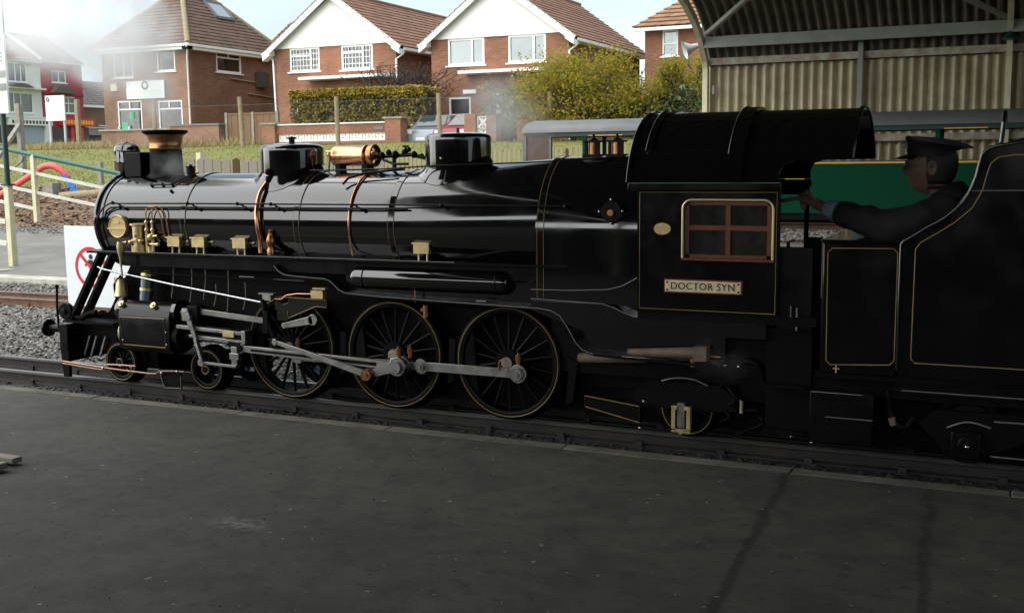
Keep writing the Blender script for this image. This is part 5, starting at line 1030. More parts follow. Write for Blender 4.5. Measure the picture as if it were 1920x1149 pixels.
# ------------------------------------------------------------------ picket fences
def pickets(label, p0, p1, step, w, h0, h1, m, brown=()):
    f = thing('picket_fence', label, 'fence', ((p0[0]+p1[0])/2, (p0[1]+p1[1])/2, G(p0[1])), 'picket fences behind the tracks'); d = Vector((p1[0]-p0[0], p1[1]-p0[1], 0)); n = int(d.length/step); d.normalize()
    for i in range(n):
        x, y = p0[0]+d.x*i*step, p0[1]+d.y*i*step; top = h0+(h1-h0)*i/n+random.uniform(-.03, .03); ww = w*random.uniform(.85, 1.05); zb = G(y)+random.uniform(0, .05)
        a = Vector((x, y, 0)); lx = random.uniform(-.012, .012)
        mb = MB().add([(x-ww/2*d.x, y-ww/2*d.y, zb), (x+ww/2*d.x, y+ww/2*d.y, zb), (x+ww/2*d.x+lx, y+ww/2*d.y, top-.03), (x+lx, y, top), (x-ww/2*d.x+lx, y-ww/2*d.y, top-.03)]+[(x-ww/2*d.x, y+.02, zb), (x+ww/2*d.x, y+.02, zb), (x+ww/2*d.x+lx, y+.02, top-.03), (x+lx, y+.02, top), (x-ww/2*d.x+lx, y+.02, top-.03)], [(0, 1, 2, 3, 4), (9, 8, 7, 6, 5), (0, 5, 6, 1), (1, 6, 7, 2), (2, 7, 8, 3), (3, 8, 9, 4), (4, 9, 5, 0)])
        mb.build('picket', 'picket_brown' if i in brown else m, f, smooth=0)
    for dz in (.3, .75):
        z = (h0-dz); MB().bar((p0[0], p0[1]+.05, z), (p1[0], p1[1]+.05, z+h1-h0), .04, .07).build('rail', m, f)
pickets('weathered grey picket fence behind the locomotive boiler', (-10.2, 9.3), (-5.4, 9.3), .185, .155, 1.53, 1.55, 'picket_grey', (9,))
pickets('narrow tan picket fence beyond the domes and the carriage', (-9.3, 14.2), (-2.6, 14.25), .100, .062, 1.62, 1.75, 'picket_tan', (28, 29, 47))
# ------------------------------------------------------------------ chain link fence on wooden posts
cl = thing('chain_link_fence', 'tall chain link fence on weathered wooden posts across the top of the grass', 'fence', (-18, 27, 2.1))
for x, zt, ln in ((-22.33, 3.83, -.08), (-18.25, 3.71, -.03), (-14.24, 3.68, -.04), (-26.4, 3.9, 0), (-10.3, 3.6, 0)):
    MB().cyl((x, 27.05, 1.9), (x+ln, 27.05, zt), .085, .075, n=10).build('post', 'post_wood', cl)
mb = MB(); xl, xr, zb_, zt_ = -22.3, -10.3, 2.12, 3.55; H_ = zt_-zb_; st_ = .11
x = xl-H_
while x < xr:
    for s in (0, 1):
        xa, xb = (x, x+H_) if s == 0 else (x+H_, x); za, zbb = zb_, zt_
        pa, pb = Vector((xa, 27+.004*s, za)), Vector((xb, 27+.004*s, zbb))
        if min(pa.x, pb.x) >= xl and max(pa.x, pb.x) <= xr:
            w_ = .0016; mb.add([pa+Vector((-w_, 0, 0)), pa+Vector((w_, 0, 0)), pb+Vector((w_, 0, 0)), pb+Vector((-w_, 0, 0))], [(0, 1, 2, 3)])
    x += st_
o = mb.build('wire_mesh', 'wire', cl, smooth=0); o['kind'] = 'stuff'
MB().tube([(-26.4, 27, 3.55), (-10.3, 27, 3.52)], .006).tube([(-26.4, 27, 2.9), (-10.3, 27, 2.9)], .004).build('line_wire', 'wire', cl)

# ================================================================== HOUSES
def wallgrid(mb, ax, c, th, u0, u1, z0, z1, holes):     # wall in plane ax=const, outer face at c, thickness th (signed inward)
    us = sorted({u0, u1}|{h[0] for h in holes}|{h[1] for h in holes}); zs = sorted({z0, z1}|{h[2] for h in holes}|{h[3] for h in holes})
    for i in range(len(us)-1):
        for j in range(len(zs)-1):
            um, zm = (us[i]+us[i+1])/2, (zs[j]+zs[j+1])/2
            if any(h[0] < um < h[1] and h[2] < zm < h[3] for h in holes): continue
            a, b = sorted((c, c+th))
            if ax == 'y': mb.box(us[i], us[i+1], a, b, zs[j], zs[j+1])
            else: mb.box(a, b, us[i], us[i+1], zs[j], zs[j+1])
    return mb
def wbox(mb, ax, c, d0, d1, u0, u1, z0, z1):           # d measured outward from the wall face
    s = -1 if ax == 'y' else 1; a, b = sorted((c+s*d0, c+s*d1))
    return mb.box(u0, u1, a, b, z0, z1) if ax == 'y' else mb.box(a, b, u0, u1, z0, z1)
def window(par, ax, c, u0, u1, z0, z1, mull=(), trans=(), fr=.07, sill=True, curtain=None, lattice=None, frame_m='upvc'):
    mb = MB(); dep = -.06
    wbox(mb, ax, c, dep-.02, dep+.05, u0, u0+fr, z0, z1); wbox(mb, ax, c, dep-.02, dep+.05, u1-fr, u1, z0, z1); wbox(mb, ax, c, dep-.02, dep+.05, u0+fr, u1-fr, z0, z0+fr); wbox(mb, ax, c, dep-.02, dep+.05, u0+fr, u1-fr, z1-fr, z1)
    for m_ in mull:
        m_, zl = m_ if isinstance(m_, tuple) else (m_, 0)
        wbox(mb, ax, c, dep-.018, dep+.048, u0+(u1-u0)*m_-fr*.5, u0+(u1-u0)*m_+fr*.5, z0+max(fr, (z1-z0)*zl), z1-fr)
    for t_ in trans:
        t_, a_, b_ = (t_, 0, 1) if not isinstance(t_, tuple) else t_
        wbox(mb, ax, c, dep-.016, dep+.046, u0+fr+(u1-u0-2*fr)*a_, u0+fr+(u1-u0-2*fr)*b_, z0+(z1-z0)*t_-fr*.45, z0+(z1-z0)*t_+fr*.45)
    w = mb.build('window', frame_m, par, smooth=0)
    if lattice:
        mb = MB(); nu, nzz = lattice
        for i in range(1, nu): wbox(mb, ax, c, dep+.005, dep+.018, u0+(u1-u0)*i/nu-.013, u0+(u1-u0)*i/nu+.013, z0+fr, z1-fr)
        for j in range(1, nzz): wbox(mb, ax, c, dep+.004, dep+.017, u0+fr, u1-fr, z0+(z1-z0)*j/nzz-.013, z0+(z1-z0)*j/nzz+.013)
        mb.build('glazing_bars', frame_m, w, smooth=0)
    wbox(MB(), ax, c, dep-.006, dep-.002, u0+fr, u1-fr, z0+fr, z1-fr).build('pane', 'window_glass', w, smooth=0)
    if sill: wbox(MB(), ax, c, -.02, .07, u0-.10, u1+.10, z0-.06, z0).build('sill', frame_m, w, smooth=0)
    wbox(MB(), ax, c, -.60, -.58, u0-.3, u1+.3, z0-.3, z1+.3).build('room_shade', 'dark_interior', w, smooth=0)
    if curtain:
        for a_, b_, m_, lo in curtain:
            mb = MB(); n = 14; rows = []
            for i in range(n+1):
                u = u0+fr+(u1-u0-2*fr)*(a_+(b_-a_)*i/n); d = .12+.015*math.sin(i*2.1); s = 1 if ax == 'y' else -1
                rows.append([(u, c+s*d, z) if ax == 'y' else (c+s*d, u, z) for z in (z0+fr+(z1-z0)*lo, z1-.02)])
            mb.loft(rows, closed=False, cap=False).build('curtain', m_, w)
    return w
def slope(mb, A, B, Cc, D, n, tw=.30, lift=.035):      # tiled slope: eave A-B, top C(above A)-D(above B); real stepped courses of single tiles
    A, B, Cc, D = map(Vector, (A, B, Cc, D)); nrm = (B-A).cross(Cc-A)
    if nrm.length < 1e-6: nrm = (B-A).cross(D-A)
    nrm.normalize()
    if nrm.z < 0: nrm = -nrm
    for j in range(n):
        t0, t1 = j/n, min(1, (j+1.12)/n); a0, b0, a1, b1 = A.lerp(Cc, t0), B.lerp(D, t0), A.lerp(Cc, t1), B.lerp(D, t1)
        k = max(1, int((b0-a0).length/tw)); off = (j % 2)*.5/k
        for i in range(k+1):
            s0, s1 = max(0, i/k-off), min(1, (i+1)/k-off)
            if s1 <= s0: continue
            e = random.uniform(0, .012); l0 = nrm*(lift+e); l1 = nrm*.006; q = .006/k
            p = [a0.lerp(b0, s0+q)+l0, a0.lerp(b0, s1-q)+l0, a1.lerp(b1, s1-q)+l1, a1.lerp(b1, s0+q)+l1]; o_ = nrm*-.03
            mb.add(p+[p[0]+o_, p[1]+o_], [(0, 1, 2, 3), (0, 4, 5, 1)])
    return mb
def downpipe(par, pts, m='upvc', r=.045): MB().tube(pts, r, 10).build('downpipe', m, par)
def gable_house(label, x0, x1, yb, ze, zr, brick, tile, wins, canopy, lower):
    h = thing('house', label, 'house', ((x0+x1)/2, 36, 1.9), 'white gabled brick houses'); xm = (x0+x1)/2; ov = .38
    holes = [w['r'] for w in wins]+[w['r'] for w in lower]
    wallgrid(MB(), 'y', 36, .25, x0, x1, 1.6, ze, holes).build('front_wall', brick, h, smooth=0)
    MB().box(x1-.25, x1, 36.25, yb, 1.6, ze).build('side_wall', brick, h, smooth=0); MB().box(x0, x0+.25, 36.25, yb, 1.6, ze).build('side_wall', brick, h, smooth=0); MB().box(x0, x1, yb-.25, yb, 1.6, ze).build('back_wall', brick, h, smooth=0)
    g = MB().prism([(x0-.02, ze-.02), (x1+.02, ze-.02), (xm, zr-.12)], 'y', 35.93, 36.2).build('gable_boarding', 'white_paint', h, smooth=0)
    k = (zr-ze)/(x1-xm)
    for s in (-1, 1):
        xe = xm+s*((x1-x0)/2+ov); zee = ze-ov*k
        MB().bar((xe, 35.62, zee-.06), (xm, 35.62, zr-.06), .05, .26).build('bargeboard', 'white_paint', h)
        MB().prism([(xe, zee-.10), (xm+s*(x1-x0)/2, ze-.06), (xm+s*(x1-x0)/2, ze-.30), (xe, zee-.28)], 'y', 35.6, 36.0).build('boxed_eave', 'white_paint', h, smooth=0)
        rf_ = slope(MB(), (xe, 35.55, zee+.05), (xe, yb+.2, zee+.05), (xm, 35.55, zr+.05), (xm, yb+.2, zr+.05), 14).build('roof', tile, h, smooth=0)
        MB().add([(xe, 35.6, zee+.02), (xe, yb+.15, zee+.02), (xm, yb+.15, zr+.02), (xm, 35.6, zr+.02)], [(0, 1, 2, 3)]).build('underfelt', 'lead', rf_, smooth=0)
        MB().box(xe-.05 if s < 0 else xe-.03, xe+.03 if s < 0 else xe+.05, 36.0, yb+.1, zee-.10, zee+.02).build('gutter', 'upvc', rf_, smooth=0)
        MB().box(min(xe, xm+s*(x1-x0)/2), max(xe, xm+s*(x1-x0)/2), 36.02, yb+.1, zee-.13, zee-.11).build('soffit', 'upvc', rf_, smooth=0)
    MB().prism([(x0+.25, ze), (x1-.25, ze), (xm, zr-.1)], 'y', yb-.25, yb).build('back_gable', brick, h, smooth=0)
    MB().tube([(xm, 35.55, zr+.06), (xm, yb+.2, zr+.06)], .11, 8).build('ridge_tiles', tile, h)
    for w in wins+lower: window(h, 'y', 36, *w['r'], **{a: b for a, b in w.items() if a != 'r'})
    for a_, b_, z_ in canopy: MB().prism([(35.15, z_-.14), (36, z_-.14), (36, z_+.05), (35.15, z_-.02)], 'x', a_, b_).build('porch_canopy', 'white_paint', h, smooth=0)
    return h, xm
h2, _ = gable_house('brick house with white gable and lattice windows left of the pair', -27.42, -21.12, 46.5, 6.52, 8.75, 'brick_orange', 'tile_red',
    [dict(r=(-26.60, -25.02, 5.47, 6.50), mull=(.70,), trans=((.66, 0, .68),), lattice=(9, 4), fr=.08), dict(r=(-23.88, -22.28, 5.44, 6.50), mull=(.68,), trans=((.70, 0, .66),), lattice=(9, 4), fr=.09, curtain=((0, .34, 'curtain', 0), (.62, 1, 'curtain', 0), (.3, .64, 'curtain', .55)))],
    [(-25.6, -21.3, 5.18)], [dict(r=(-26.3, -24.6, 2.9, 4.3), mull=(.5,))])
downpipe(h2, [(-20.72, 36.2, 6.2), (-20.95, 36.15, 5.95), (-21.08, 35.94, 5.8), (-21.08, 35.94, 2.0)]); downpipe(h2, [(-27.75, 36.1, 6.2), (-27.5, 35.98, 6.0), (-27.46, 35.94, 5.8), (-27.36, 35.94, 2.0)])
h3, _ = gable_house('brick house with white gable and large plain windows behind the yellow bush', -19.42, -13.22, 45.0, 6.50, 8.75, 'brick_orange', 'tile_red',
    [dict(r=(-18.62, -16.94, 5.39, 6.58-.1), mull=(.66,), fr=.09, curtain=((0, 1, 'pale_blind', 0),)), dict(r=(-15.86, -14.20, 5.39, 6.48), mull=(.68,), fr=.09, curtain=((0, 1, 'pale_blind', 0),))],
    [(-17.75, -14.2, 5.12)], [dict(r=(-18.62, -17.6, 3.33, 4.10), fr=.08), dict(r=(-16.6, -14.8, 2.6, 4.2), mull=(.5,))])
downpipe(h3, [(-12.86, 36.3, 6.15), (-13.0, 36.2, 5.95), (-13.17, 35.94, 5.75), (-13.17, 35.94, 2.0)]); MB().box(-17.9, -17.3, 35.9, 36.0, 4.22, 4.38).build('meter_box', 'white_paint', h3, smooth=0)
# hipped brick house on the left, used as an office
h1 = thing('office_house', 'hip roofed brick house with a white sign over its ground floor windows', 'house', (-35.2, 40, 2.2))
hx0, hx1, hy0, hy1, hz_ = -37.7, -32.4, 36.0, 43.2, 7.05
W1 = [dict(r=(-36.95, -35.75, 5.62, 6.83), mull=(.5,), curtain=((0, 1, 'off_white', 0),)), dict(r=(-34.24, -33.15, 5.82, 6.95), curtain=((0, 1, 'off_white', 0),)), dict(r=(-36.85, -35.33, 3.05, 4.52), mull=((.5, .72),), trans=(.72,), curtain=((0, 1, 'green_blind', 0),)), dict(r=(-34.30, -32.85, 3.05, 4.46), mull=((.45, .72),), trans=(.72,), curtain=((0, 1, 'green_blind', 0),))]
W1s = [dict(r=(38.05, 39.95, 5.88, 6.92), mull=((.5, .68),), trans=(.68,), fr=.09, curtain=((.1, 1, 'pale_blind', 0),))]
wallgrid(MB(), 'y', hy0, .25, hx0, hx1, 1.6, hz_, [w['r'] for w in W1]).build('front_wall', 'brick_dull', h1, smooth=0)
wallgrid(MB(), 'x', hx1, -.25, hy0+.25, hy1, 1.6, hz_, [w['r'] for w in W1s]).build('side_wall', 'brick_brown', h1, smooth=0)
MB().box(hx0, hx0+.25, hy0+.25, hy1, 1.6, hz_).box(hx0+.25, hx1-.25, hy1-.25, hy1, 1.6, hz_).build('back_wall', 'brick_brown', h1, smooth=0)
for w in W1: window(h1, 'y', hy0, *w['r'], **{a: b for a, b in w.items() if a != 'r'})
for w in W1s: window(h1, 'x', hx1, *w['r'], **{a: b for a, b in w.items() if a != 'r'})
ex0, ex1, ey0, ey1, ez = hx0-.35, hx1+.35, hy0-.35, hy1+.35, hz_-.02; pk1, pk2 = (-35.05, 38.9, 10.1), (-35.05, 40.4, 10.1)
rf1 = slope(MB(), (ex0, ey0, ez), (ex1, ey0, ez), pk1, pk1, 17).build('roof', 'tile_brown', h1, smooth=0); slope(MB(), (ex1, ey0, ez), (ex1, ey1, ez), pk1, pk2, 17).build('roof', 'tile_brown', h1, smooth=0)
slope(MB(), (ex0, ey1, ez), (ex0, ey0, ez), pk2, pk1, 17).build('roof', 'tile_brown', h1, smooth=0); slope(MB(), (ex1, ey1, ez), (ex0, ey1, ez), pk2, pk2, 17).build('roof', 'tile_brown', h1, smooth=0)
def onslope(x, y, o): return (x+.715*o, y, 7.03+(-32.05-x)*1.023+.70*o)
mb = MB()
for (xa, ya), (xb, yb) in (((-34.45, 39.75), (-33.65, 39.75)), ((-34.45, 41.0), (-33.65, 41.0)), ((-34.45, 39.75), (-34.45, 41.0)), ((-33.65, 39.75), (-33.65, 41.0))): mb.bar(onslope(xa, ya, .09), onslope(xb, yb, .09), .12, .12)
sk_ = mb.build('skylight', 'lead', h1, smooth=0)
MB().add([onslope(-34.42, 39.78, .10), onslope(-34.42, 40.97, .10), onslope(-33.68, 40.97, .10), onslope(-33.68, 39.78, .10)], [(0, 1, 2, 3)]).build('skylight_pane', 'sky_glass', sk_, smooth=0)
mb = MB()
for a_ in ((ex0, ey0, ez), (ex1, ey0, ez)): mb.tube([a_, pk1], .13, 8)
for a_ in ((ex1, ey1, ez), (ex0, ey1, ez)): mb.tube([a_, pk2], .13, 8)
mb.build('hip_tiles', 'post_wood', h1)
MB().box(ex0-.05, ex1+.05, ey0-.09, ey0-.02, ez-.14, ez-.02).box(ex1+.02, ex1+.09, ey0-.05, ey1, ez-.14, ez-.02).build('gutter', 'upvc', h1, smooth=0)
MB().box(ex0, ex1, ey0, hy0, ez-.28, ez-.13).box(hx1, ex1, ey0, ey1, ez-.28, ez-.13).build('fascia', 'white_paint', h1, smooth=0)
downpipe(h1, [(hx1+.30, hy0-.36, 6.9), (hx1+.20, hy0-.2, 6.7), (hx1+.05, hy0-.06, 6.5), (hx1+.05, hy0-.06, 1.8)])
downpipe(h1, [(hx1+.1, 43.0, 7.3), (hx1+.1, 43.0, 6.7), (hx1+.06, 42.6, 6.4), (hx1+.06, 42.6, 1.8)], 'grey_pipe', .07)
downpipe(h1, [(hx1+.06, 39.0, 5.62), (hx1+.06, 41.6, 5.50)], 'post_wood', .035); downpipe(h1, [(hx1+.06, 40.4, 4.95), (hx1+.06, 42.5, 4.82)], 'post_wood', .035)
MB().box(hx1, hx1+.3, 41.0, 41.8, 5.3, 6.05).build('flue_box', 'shop_dark', h1, smooth=0)
MB().box(-36.12, -33.78, 35.88, 35.95, 4.58, 5.42).build('sign_panel', 'sign_white', h1, smooth=0)
MB().lathe([(.13, -.01), (.15, 0), (.20, 0), (.20, -.01)], (-34.95, 35.87, 5.20), 'y', 24).build('sign_emblem', 'dark_green', h1)
for z, w_ in ((4.92, .95), (4.78, 1.0), (4.68, .5)): MB().box(-34.95-w_, -34.95+w_, 35.872, 35.878, z-.03, z+.02).build('sign_line', 'green_blind', h1, smooth=0)
MB().box(-37.1, -36.7, 35.85, 36.0, 5.0, 5.35).build('alarm_box', 'cream_paint', h1, smooth=0)
MB().cyl((-36.0, 36.12, 3.62), (-36.0, 36.12, 3.98), .17, n=16).build('green_lamp', 'poster_green', h1); MB().box(-36.7, -36.3, 36.05, 36.06, 2.7, 3.5).build('poster', 'poster_green', h1, smooth=0)
dw = MB().box(-36.85, -36.78, 35.96, 36.02, 2.55, 3.3).box(-36.2, -36.13, 35.96, 36.02, 2.55, 3.3).box(-36.85, -36.13, 35.96, 36.02, 2.50, 2.58).build('door_frame', 'upvc', h1, smooth=0)
# rear wing of that house with two narrow windows
wg = thing('house_wing', 'narrow brick wing between the hip roofed house and the lattice window house', 'house', (-31, 46, 2.2))
WW = [dict(r=(-32.2, -31.3, 5.7, 6.95), trans=(.55,)), dict(r=(-32.15, -31.25, 3.35, 4.0), trans=(.5,))]
wallgrid(MB(), 'y', 43.6, .25, -33.5, -28.5, 1.6, 7.2, [w['r'] for w in WW]).build('wall', 'brick_brown', wg, smooth=0)
for w in WW: window(wg, 'y', 43.6, *w['r'], **{a: b for a, b in w.items() if a != 'r'})
slope(MB(), (-34, 43.3, 7.15), (-28.2, 43.3, 7.15), (-34, 46.5, 9.2), (-28.2, 46.5, 9.2), 10).build('roof', 'tile_brown', wg, smooth=0)
downpipe(wg, [(-31.0, 43.54, 5.2), (-30.2, 43.54, 5.25)], 'post_wood', .035); downpipe(wg, [(-31.0, 43.54, 4.55), (-30.1, 43.54, 4.55)], 'post_wood', .035)
# house on the right behind the green bush
h4 = thing('house', 'brick house with an orange pantile hipped roof beside the train shed', 'house', (-8.5, 46, 2.4))
W4 = [dict(r=(-11.2, -10.5, 5.9, 7.02), trans=(.48,), curtain=((0, 1, 'pale_blind', 0),))]
wallgrid(MB(), 'y', 42, .25, -12.0, -3.5, 1.6, 7.05, [w['r'] for w in W4]).build('front_wall', 'brick_orange', h4, smooth=0); MB().box(-12.0, -11.75, 42.25, 50, 1.6, 7.05).build('side_wall', 'brick_orange', h4, smooth=0)
for w in W4: window(h4, 'y', 42, *w['r'], **{a: b for a, b in w.items() if a != 'r'})
slope(MB(), (-12.45, 41.55, 7.15), (-3.0, 41.55, 7.15), (-8.6, 45.5, 10.0), (-7, 45.5, 10.0), 14, .24, .06).build('roof', 'tile_orange', h4, smooth=0); slope(MB(), (-12.45, 50, 7.15), (-12.45, 41.55, 7.15), (-8.6, 46.2, 10.0), (-8.6, 45.5, 10.0), 14, .24, .06).build('roof', 'tile_orange', h4, smooth=0)
MB().box(-12.4, -3.0, 41.5, 41.62, 6.98, 7.12).build('gutter', 'upvc', h4, smooth=0)
# ================================================================== SHOPS far left (face +x)
SX = -60.0
def shopwin(par, y0, y1, z0, z1, **k): return window(par, 'x', SX, y0, y1, z0, z1, **k)
s1_ = thing('white_shop', 'white rendered two storey shop with a grey shutter at the far left', 'shop', (-64, 50, 3.2))
w_ = [(49.9, 51.5, 7.2, 8.5), (49.6, 51.9, 5.1, 6.5)]
wallgrid(MB(), 'x', SX, -.3, 46, 52.7, 3.0, 8.75, w_).build('front_wall', 'shop_white', s1_, smooth=0)
shopwin(s1_, *w_[0], mull=(.4, .7), curtain=((0, 1, 'curtain', 0),)); shopwin(s1_, *w_[1], mull=(.3, .55), curtain=((.55, .75, 'curtain', 0),))
slope(MB(), (SX+.3, 46, 8.7), (SX+.3, 52.6, 8.7), (SX-3.5, 46, 11.0), (SX-3.5, 52.6, 11.0), 12).build('roof', 'tile_brown', s1_, smooth=0)
MB().box(SX, SX+.25, 46, 52.7, 8.6, 8.78).build('cornice', 'shop_white', s1_, smooth=0)
for i in range(9): MB().box(SX+.02, SX+.22, 50.9+i*.2, 51.0+i*.2, 8.35, 8.6).build('dentil', 'shop_dark', s1_, smooth=0)
MB().box(SX, SX+.5, 46, 52.7, 6.72, 6.84).box(SX, SX+.3, 46, 52.7, 4.72, 4.85).build('string_course', 'shop_white', s1_, smooth=0)
MB().prism([(49.6, 6.84), (49.9, 7.0), (50.5, 7.1), (51.2, 7.0), (51.6, 6.84)], 'x', SX, SX+.6).build('bay_roof', 'tile_grey', s1_, smooth=0)
MB().box(SX, SX+.35, 49.5, 53.2, 4.25, 4.7).build('fascia', 'off_white', s1_, smooth=0)
for i in range(11): MB().box(SX+.35, SX+.36, 49.7+i*.29, 49.88+i*.29, 4.36, 4.58).build('fascia_letter', 'shop_dark', s1_, smooth=0)
MB().box(SX, SX+.1, 50.3, 52.6, 3.0, 4.2).build('shutter', 'shop_grey', s1_, smooth=0); MB().box(SX, SX+.12, 46, 50.2, 3.0, 4.2).build('shop_window', 'shop_dark', s1_, smooth=0); MB().box(SX+.1, SX+.4, 52.6, 52.9, 3.0, 4.3).build('pilaster', 'shop_white', s1_, smooth=0)
s2_ = thing('red_shop', 'crimson two storey shop with a yellow and red fascia', 'shop', (-64, 54, 3.2))
w_ = [(53.7, 55.0, 7.35, 8.2), (53.7, 55.7, 5.2, 6.4)]
wallgrid(MB(), 'x', SX+.03, -.3, 52.72, 56.5, 3.0, 8.75, w_).build('front_wall', 'shop_red', s2_, smooth=0); MB().box(-68, SX, 56.2, 56.5, 3, 8.75).build('side_wall', 'shop_red', s2_, smooth=0)
shopwin(s2_, *w_[0], mull=(.5,), curtain=((0, 1, 'curtain', 0),)); shopwin(s2_, *w_[1], mull=(.35, .7), trans=(.6,), curtain=((0, 1, 'curtain', 0),))
slope(MB(), (SX+.3, 52.7, 8.75), (SX+.3, 56.6, 8.75), (SX-3.5, 52.7, 11.0), (SX-3.5, 56.6, 11.0), 12).build('roof', 'tile_grey', s2_, smooth=0)
MB().prism([(53.4, 6.6), (53.8, 7.1), (54.9, 7.1), (55.5, 6.6)], 'x', SX, SX+.5).build('bay_roof', 'tile_grey', s2_, smooth=0); MB().box(SX, SX+.12, 52.72, 56.5, 6.5, 6.6).build('string_course', 'shop_red', s2_, smooth=0)
fa = MB().box(SX, SX+.35, 54.1, 57.2, 4.3, 4.85).build('fascia', 'fascia_red', s2_, smooth=0)
for i in range(10): MB().box(SX+.35, SX+.365, 54.3+i*.28, 54.5+i*.28, 4.42, 4.70).build('fascia_letter', 'fascia_yellow', fa, smooth=0)
MB().box(SX, SX+.1, 53.0, 56.8, 3.0, 4.2).build('shop_window', 'shop_dark', s2_, smooth=0); MB().box(SX+.1, SX+.2, 55.0, 55.3, 3.0, 4.2).build('door_post', 'fascia_red', s2_, smooth=0); MB().box(SX+.1, SX+.2, 56.0, 56.2, 3.0, 4.2).build('door_post', 'fascia_red', s2_, smooth=0)
MB().box(-62.5, -61.3, 46.9, 48.1, 9.8, 11.9).build('chimney_stack', 'brick_dull', s1_, smooth=0)
MB().bar((SX-3.4, 52.66, 11.1), (SX+.3, 52.66, 8.85), .18, .16).build('party_wall_coping', 'shop_white', s1_)
lw = thing('cottage', 'low cottage with a grey tiled roof between the red shop and the brick office house', 'house', (-66, 62, 3.2))
MB().box(-70, -63.8, 60, 66, 3.0, 6.1).build('wall', 'brick_dull', lw, smooth=0); slope(MB(), (-63.4, 59.6, 6.05), (-63.4, 66, 6.05), (-67, 59.6, 8.3), (-67, 66, 8.3), 12).build('roof', 'tile_grey', lw, smooth=0)
MB().box(-63.45, -63.3, 59.6, 66, 5.95, 6.12).build('gutter', 'upvc', lw, smooth=0); window(lw, 'x', -63.8, 60.8, 62.6, 4.6, 5.8, mull=(.5,)); MB().box(-67.4, -66.6, 61.8, 62.6, 7.8, 9.0).build('chimney', 'brick_dull', lw, smooth=0)
MB().box(-63.8, -63.0, 59.8, 63.5, 4.2, 4.4).build('porch_rail', 'upvc', lw, smooth=0); slope(MB(), (-61.5, 58.4, 3.7), (-61.5, 61.5, 3.7), (-63.7, 58.4, 4.6), (-63.7, 61.5, 4.6), 6).build('porch_roof', 'tile_grey', lw, smooth=0); MB().box(-63.7, -61.7, 58.6, 61.3, 3, 3.7).build('porch', 'shop_dark', lw, smooth=0)
fs = thing('notice_board', 'white notice board on two thin posts in front of the shops', 'sign', (-38.5, 36.5, 2.3))
MB().box(-38.38, -37.2, 33.0, 33.06, 3.52, 4.68).build('panel', 'sign_white', fs, smooth=0); MB().lathe([(.05, -.01), (.06, 0), (.10, 0), (.10, -.01)], (-38.2, 32.99, 4.5), 'y', 20).build('emblem', 'dark_green', fs)
for x in (-38.25, -37.33): MB().cyl((x, 33.1, 1.7), (x, 33.1, 4.6), .06, n=10).build('post', 'grey_pipe', fs)
cpost(-33.3, 30, 2.1, .17, 'post_wood', 'weathered timber post in front of the red shop', strut=None)
# ================================================================== GARDEN WALLS
gw = thing('garden_wall', 'low brick garden wall with white pierced blocks below the hedge', 'wall', (-21, 31, 2.1), 'brick garden walls')
MB().box(-23.75, -18.65, 31, 31.22, 2.58, 2.93).box(-23.75, -18.65, 31, 31.22, 2.0, 2.28).build('brickwork', 'brick_orange', gw, smooth=0); MB().box(-23.75, -18.65, 30.95, 31.27, 2.93, 2.98).build('coping', 'off_white', gw, smooth=0)
MB().box(-18.65, -17.98, 30.85, 31.35, 1.9, 3.08).build('pier', 'brick_orange', gw, smooth=0); MB().box(-18.72, -17.90, 30.8, 31.4, 3.08, 3.14).build('pier_cap', 'concrete', gw, smooth=0)
MB().box(-24.35, -23.75, 30.85, 31.35, 1.9, 2.98).build('pier', 'brick_orange', gw, smooth=0); MB().box(-24.42, -23.68, 30.8, 31.4, 2.98, 3.05).build('pier_cap', 'concrete', gw, smooth=0)
MB().box(-19.2, -18.8, 30.97, 31.0, 2.68, 2.78).build('house_plate', 'lead', gw, smooth=0)
def screen_block(x, z, y, w, par, m='white_paint'):
    mb = MB(); b = .026
    mb.box(x, x+w, y, y+.09, z, z+b).box(x, x+w, y, y+.09, z+w-b, z+w).box(x, x+b, y, y+.09, z+b, z+w-b).box(x+w-b, x+w, y, y+.09, z+b, z+w-b)
    mb.bar((x+b, y+.045, z+b), (x+w-b, y+.045, z+w-b), .085, .018, (0, 1, 0)).bar((x+b, y+.046, z+w-b), (x+w-b, y+.046, z+b), .085, .018, (0, 1, 0)).box(x+w/2-.009, x+w/2+.009, y+.002, y+.088, z+b, z+w-b).box(x+b, x+w-b, y+.003, y+.087, z+w/2-.009, z+w/2+.009)
    return mb.build('screen_block', m, par, smooth=0)
sb0 = screen_block(-23.7, 2.285, 31.05, .29, gw)
for i in range(1, 17): dup(sb0, gw, (i*.297, 0, 0))
gp = thing('garden_wall', 'brick gate piers with one white pierced block right of the steam dome', 'wall', (-14.7, 31, 2.1), 'brick garden walls')
for a_, b_, zt in ((-15.30, -14.86, 3.15), (-14.42, -14.02, 3.08), (-13.2, -12.8, 2.9)): MB().box(a_, b_, 30.9, 31.3, 1.9, zt).build('pier', 'brick_orange', gp, smooth=0)
screen_block(-14.85, 2.65, 31.05, .42, gp); screen_block(-14.85, 2.2, 31.05, .42, gp)
bw = thing('garden_wall', 'brick garden wall with a flat cap before the hip roofed house', 'wall', (-33, 34, 2), 'brick garden walls')
MB().box(-35.3, -29.9, 33.3, 33.55, 1.8, 2.98).build('brickwork', 'brick_dull', bw, smooth=0); MB().box(-35.4, -31.2, 33.22, 33.62, 2.98, 3.06).build('coping', 'concrete', bw, smooth=0); MB().box(-31.2, -28.45, 33.2, 33.65, 1.8, 3.12).build('pier', 'brick_dull', bw, smooth=0); MB().box(-31.3, -28.4, 33.15, 33.7, 3.12, 3.2).build('pier_cap', 'lead', bw, smooth=0)
bf = thing('board_fence', 'brown close boarded fence between the two brick houses', 'fence', (-28, 33.5, 2))
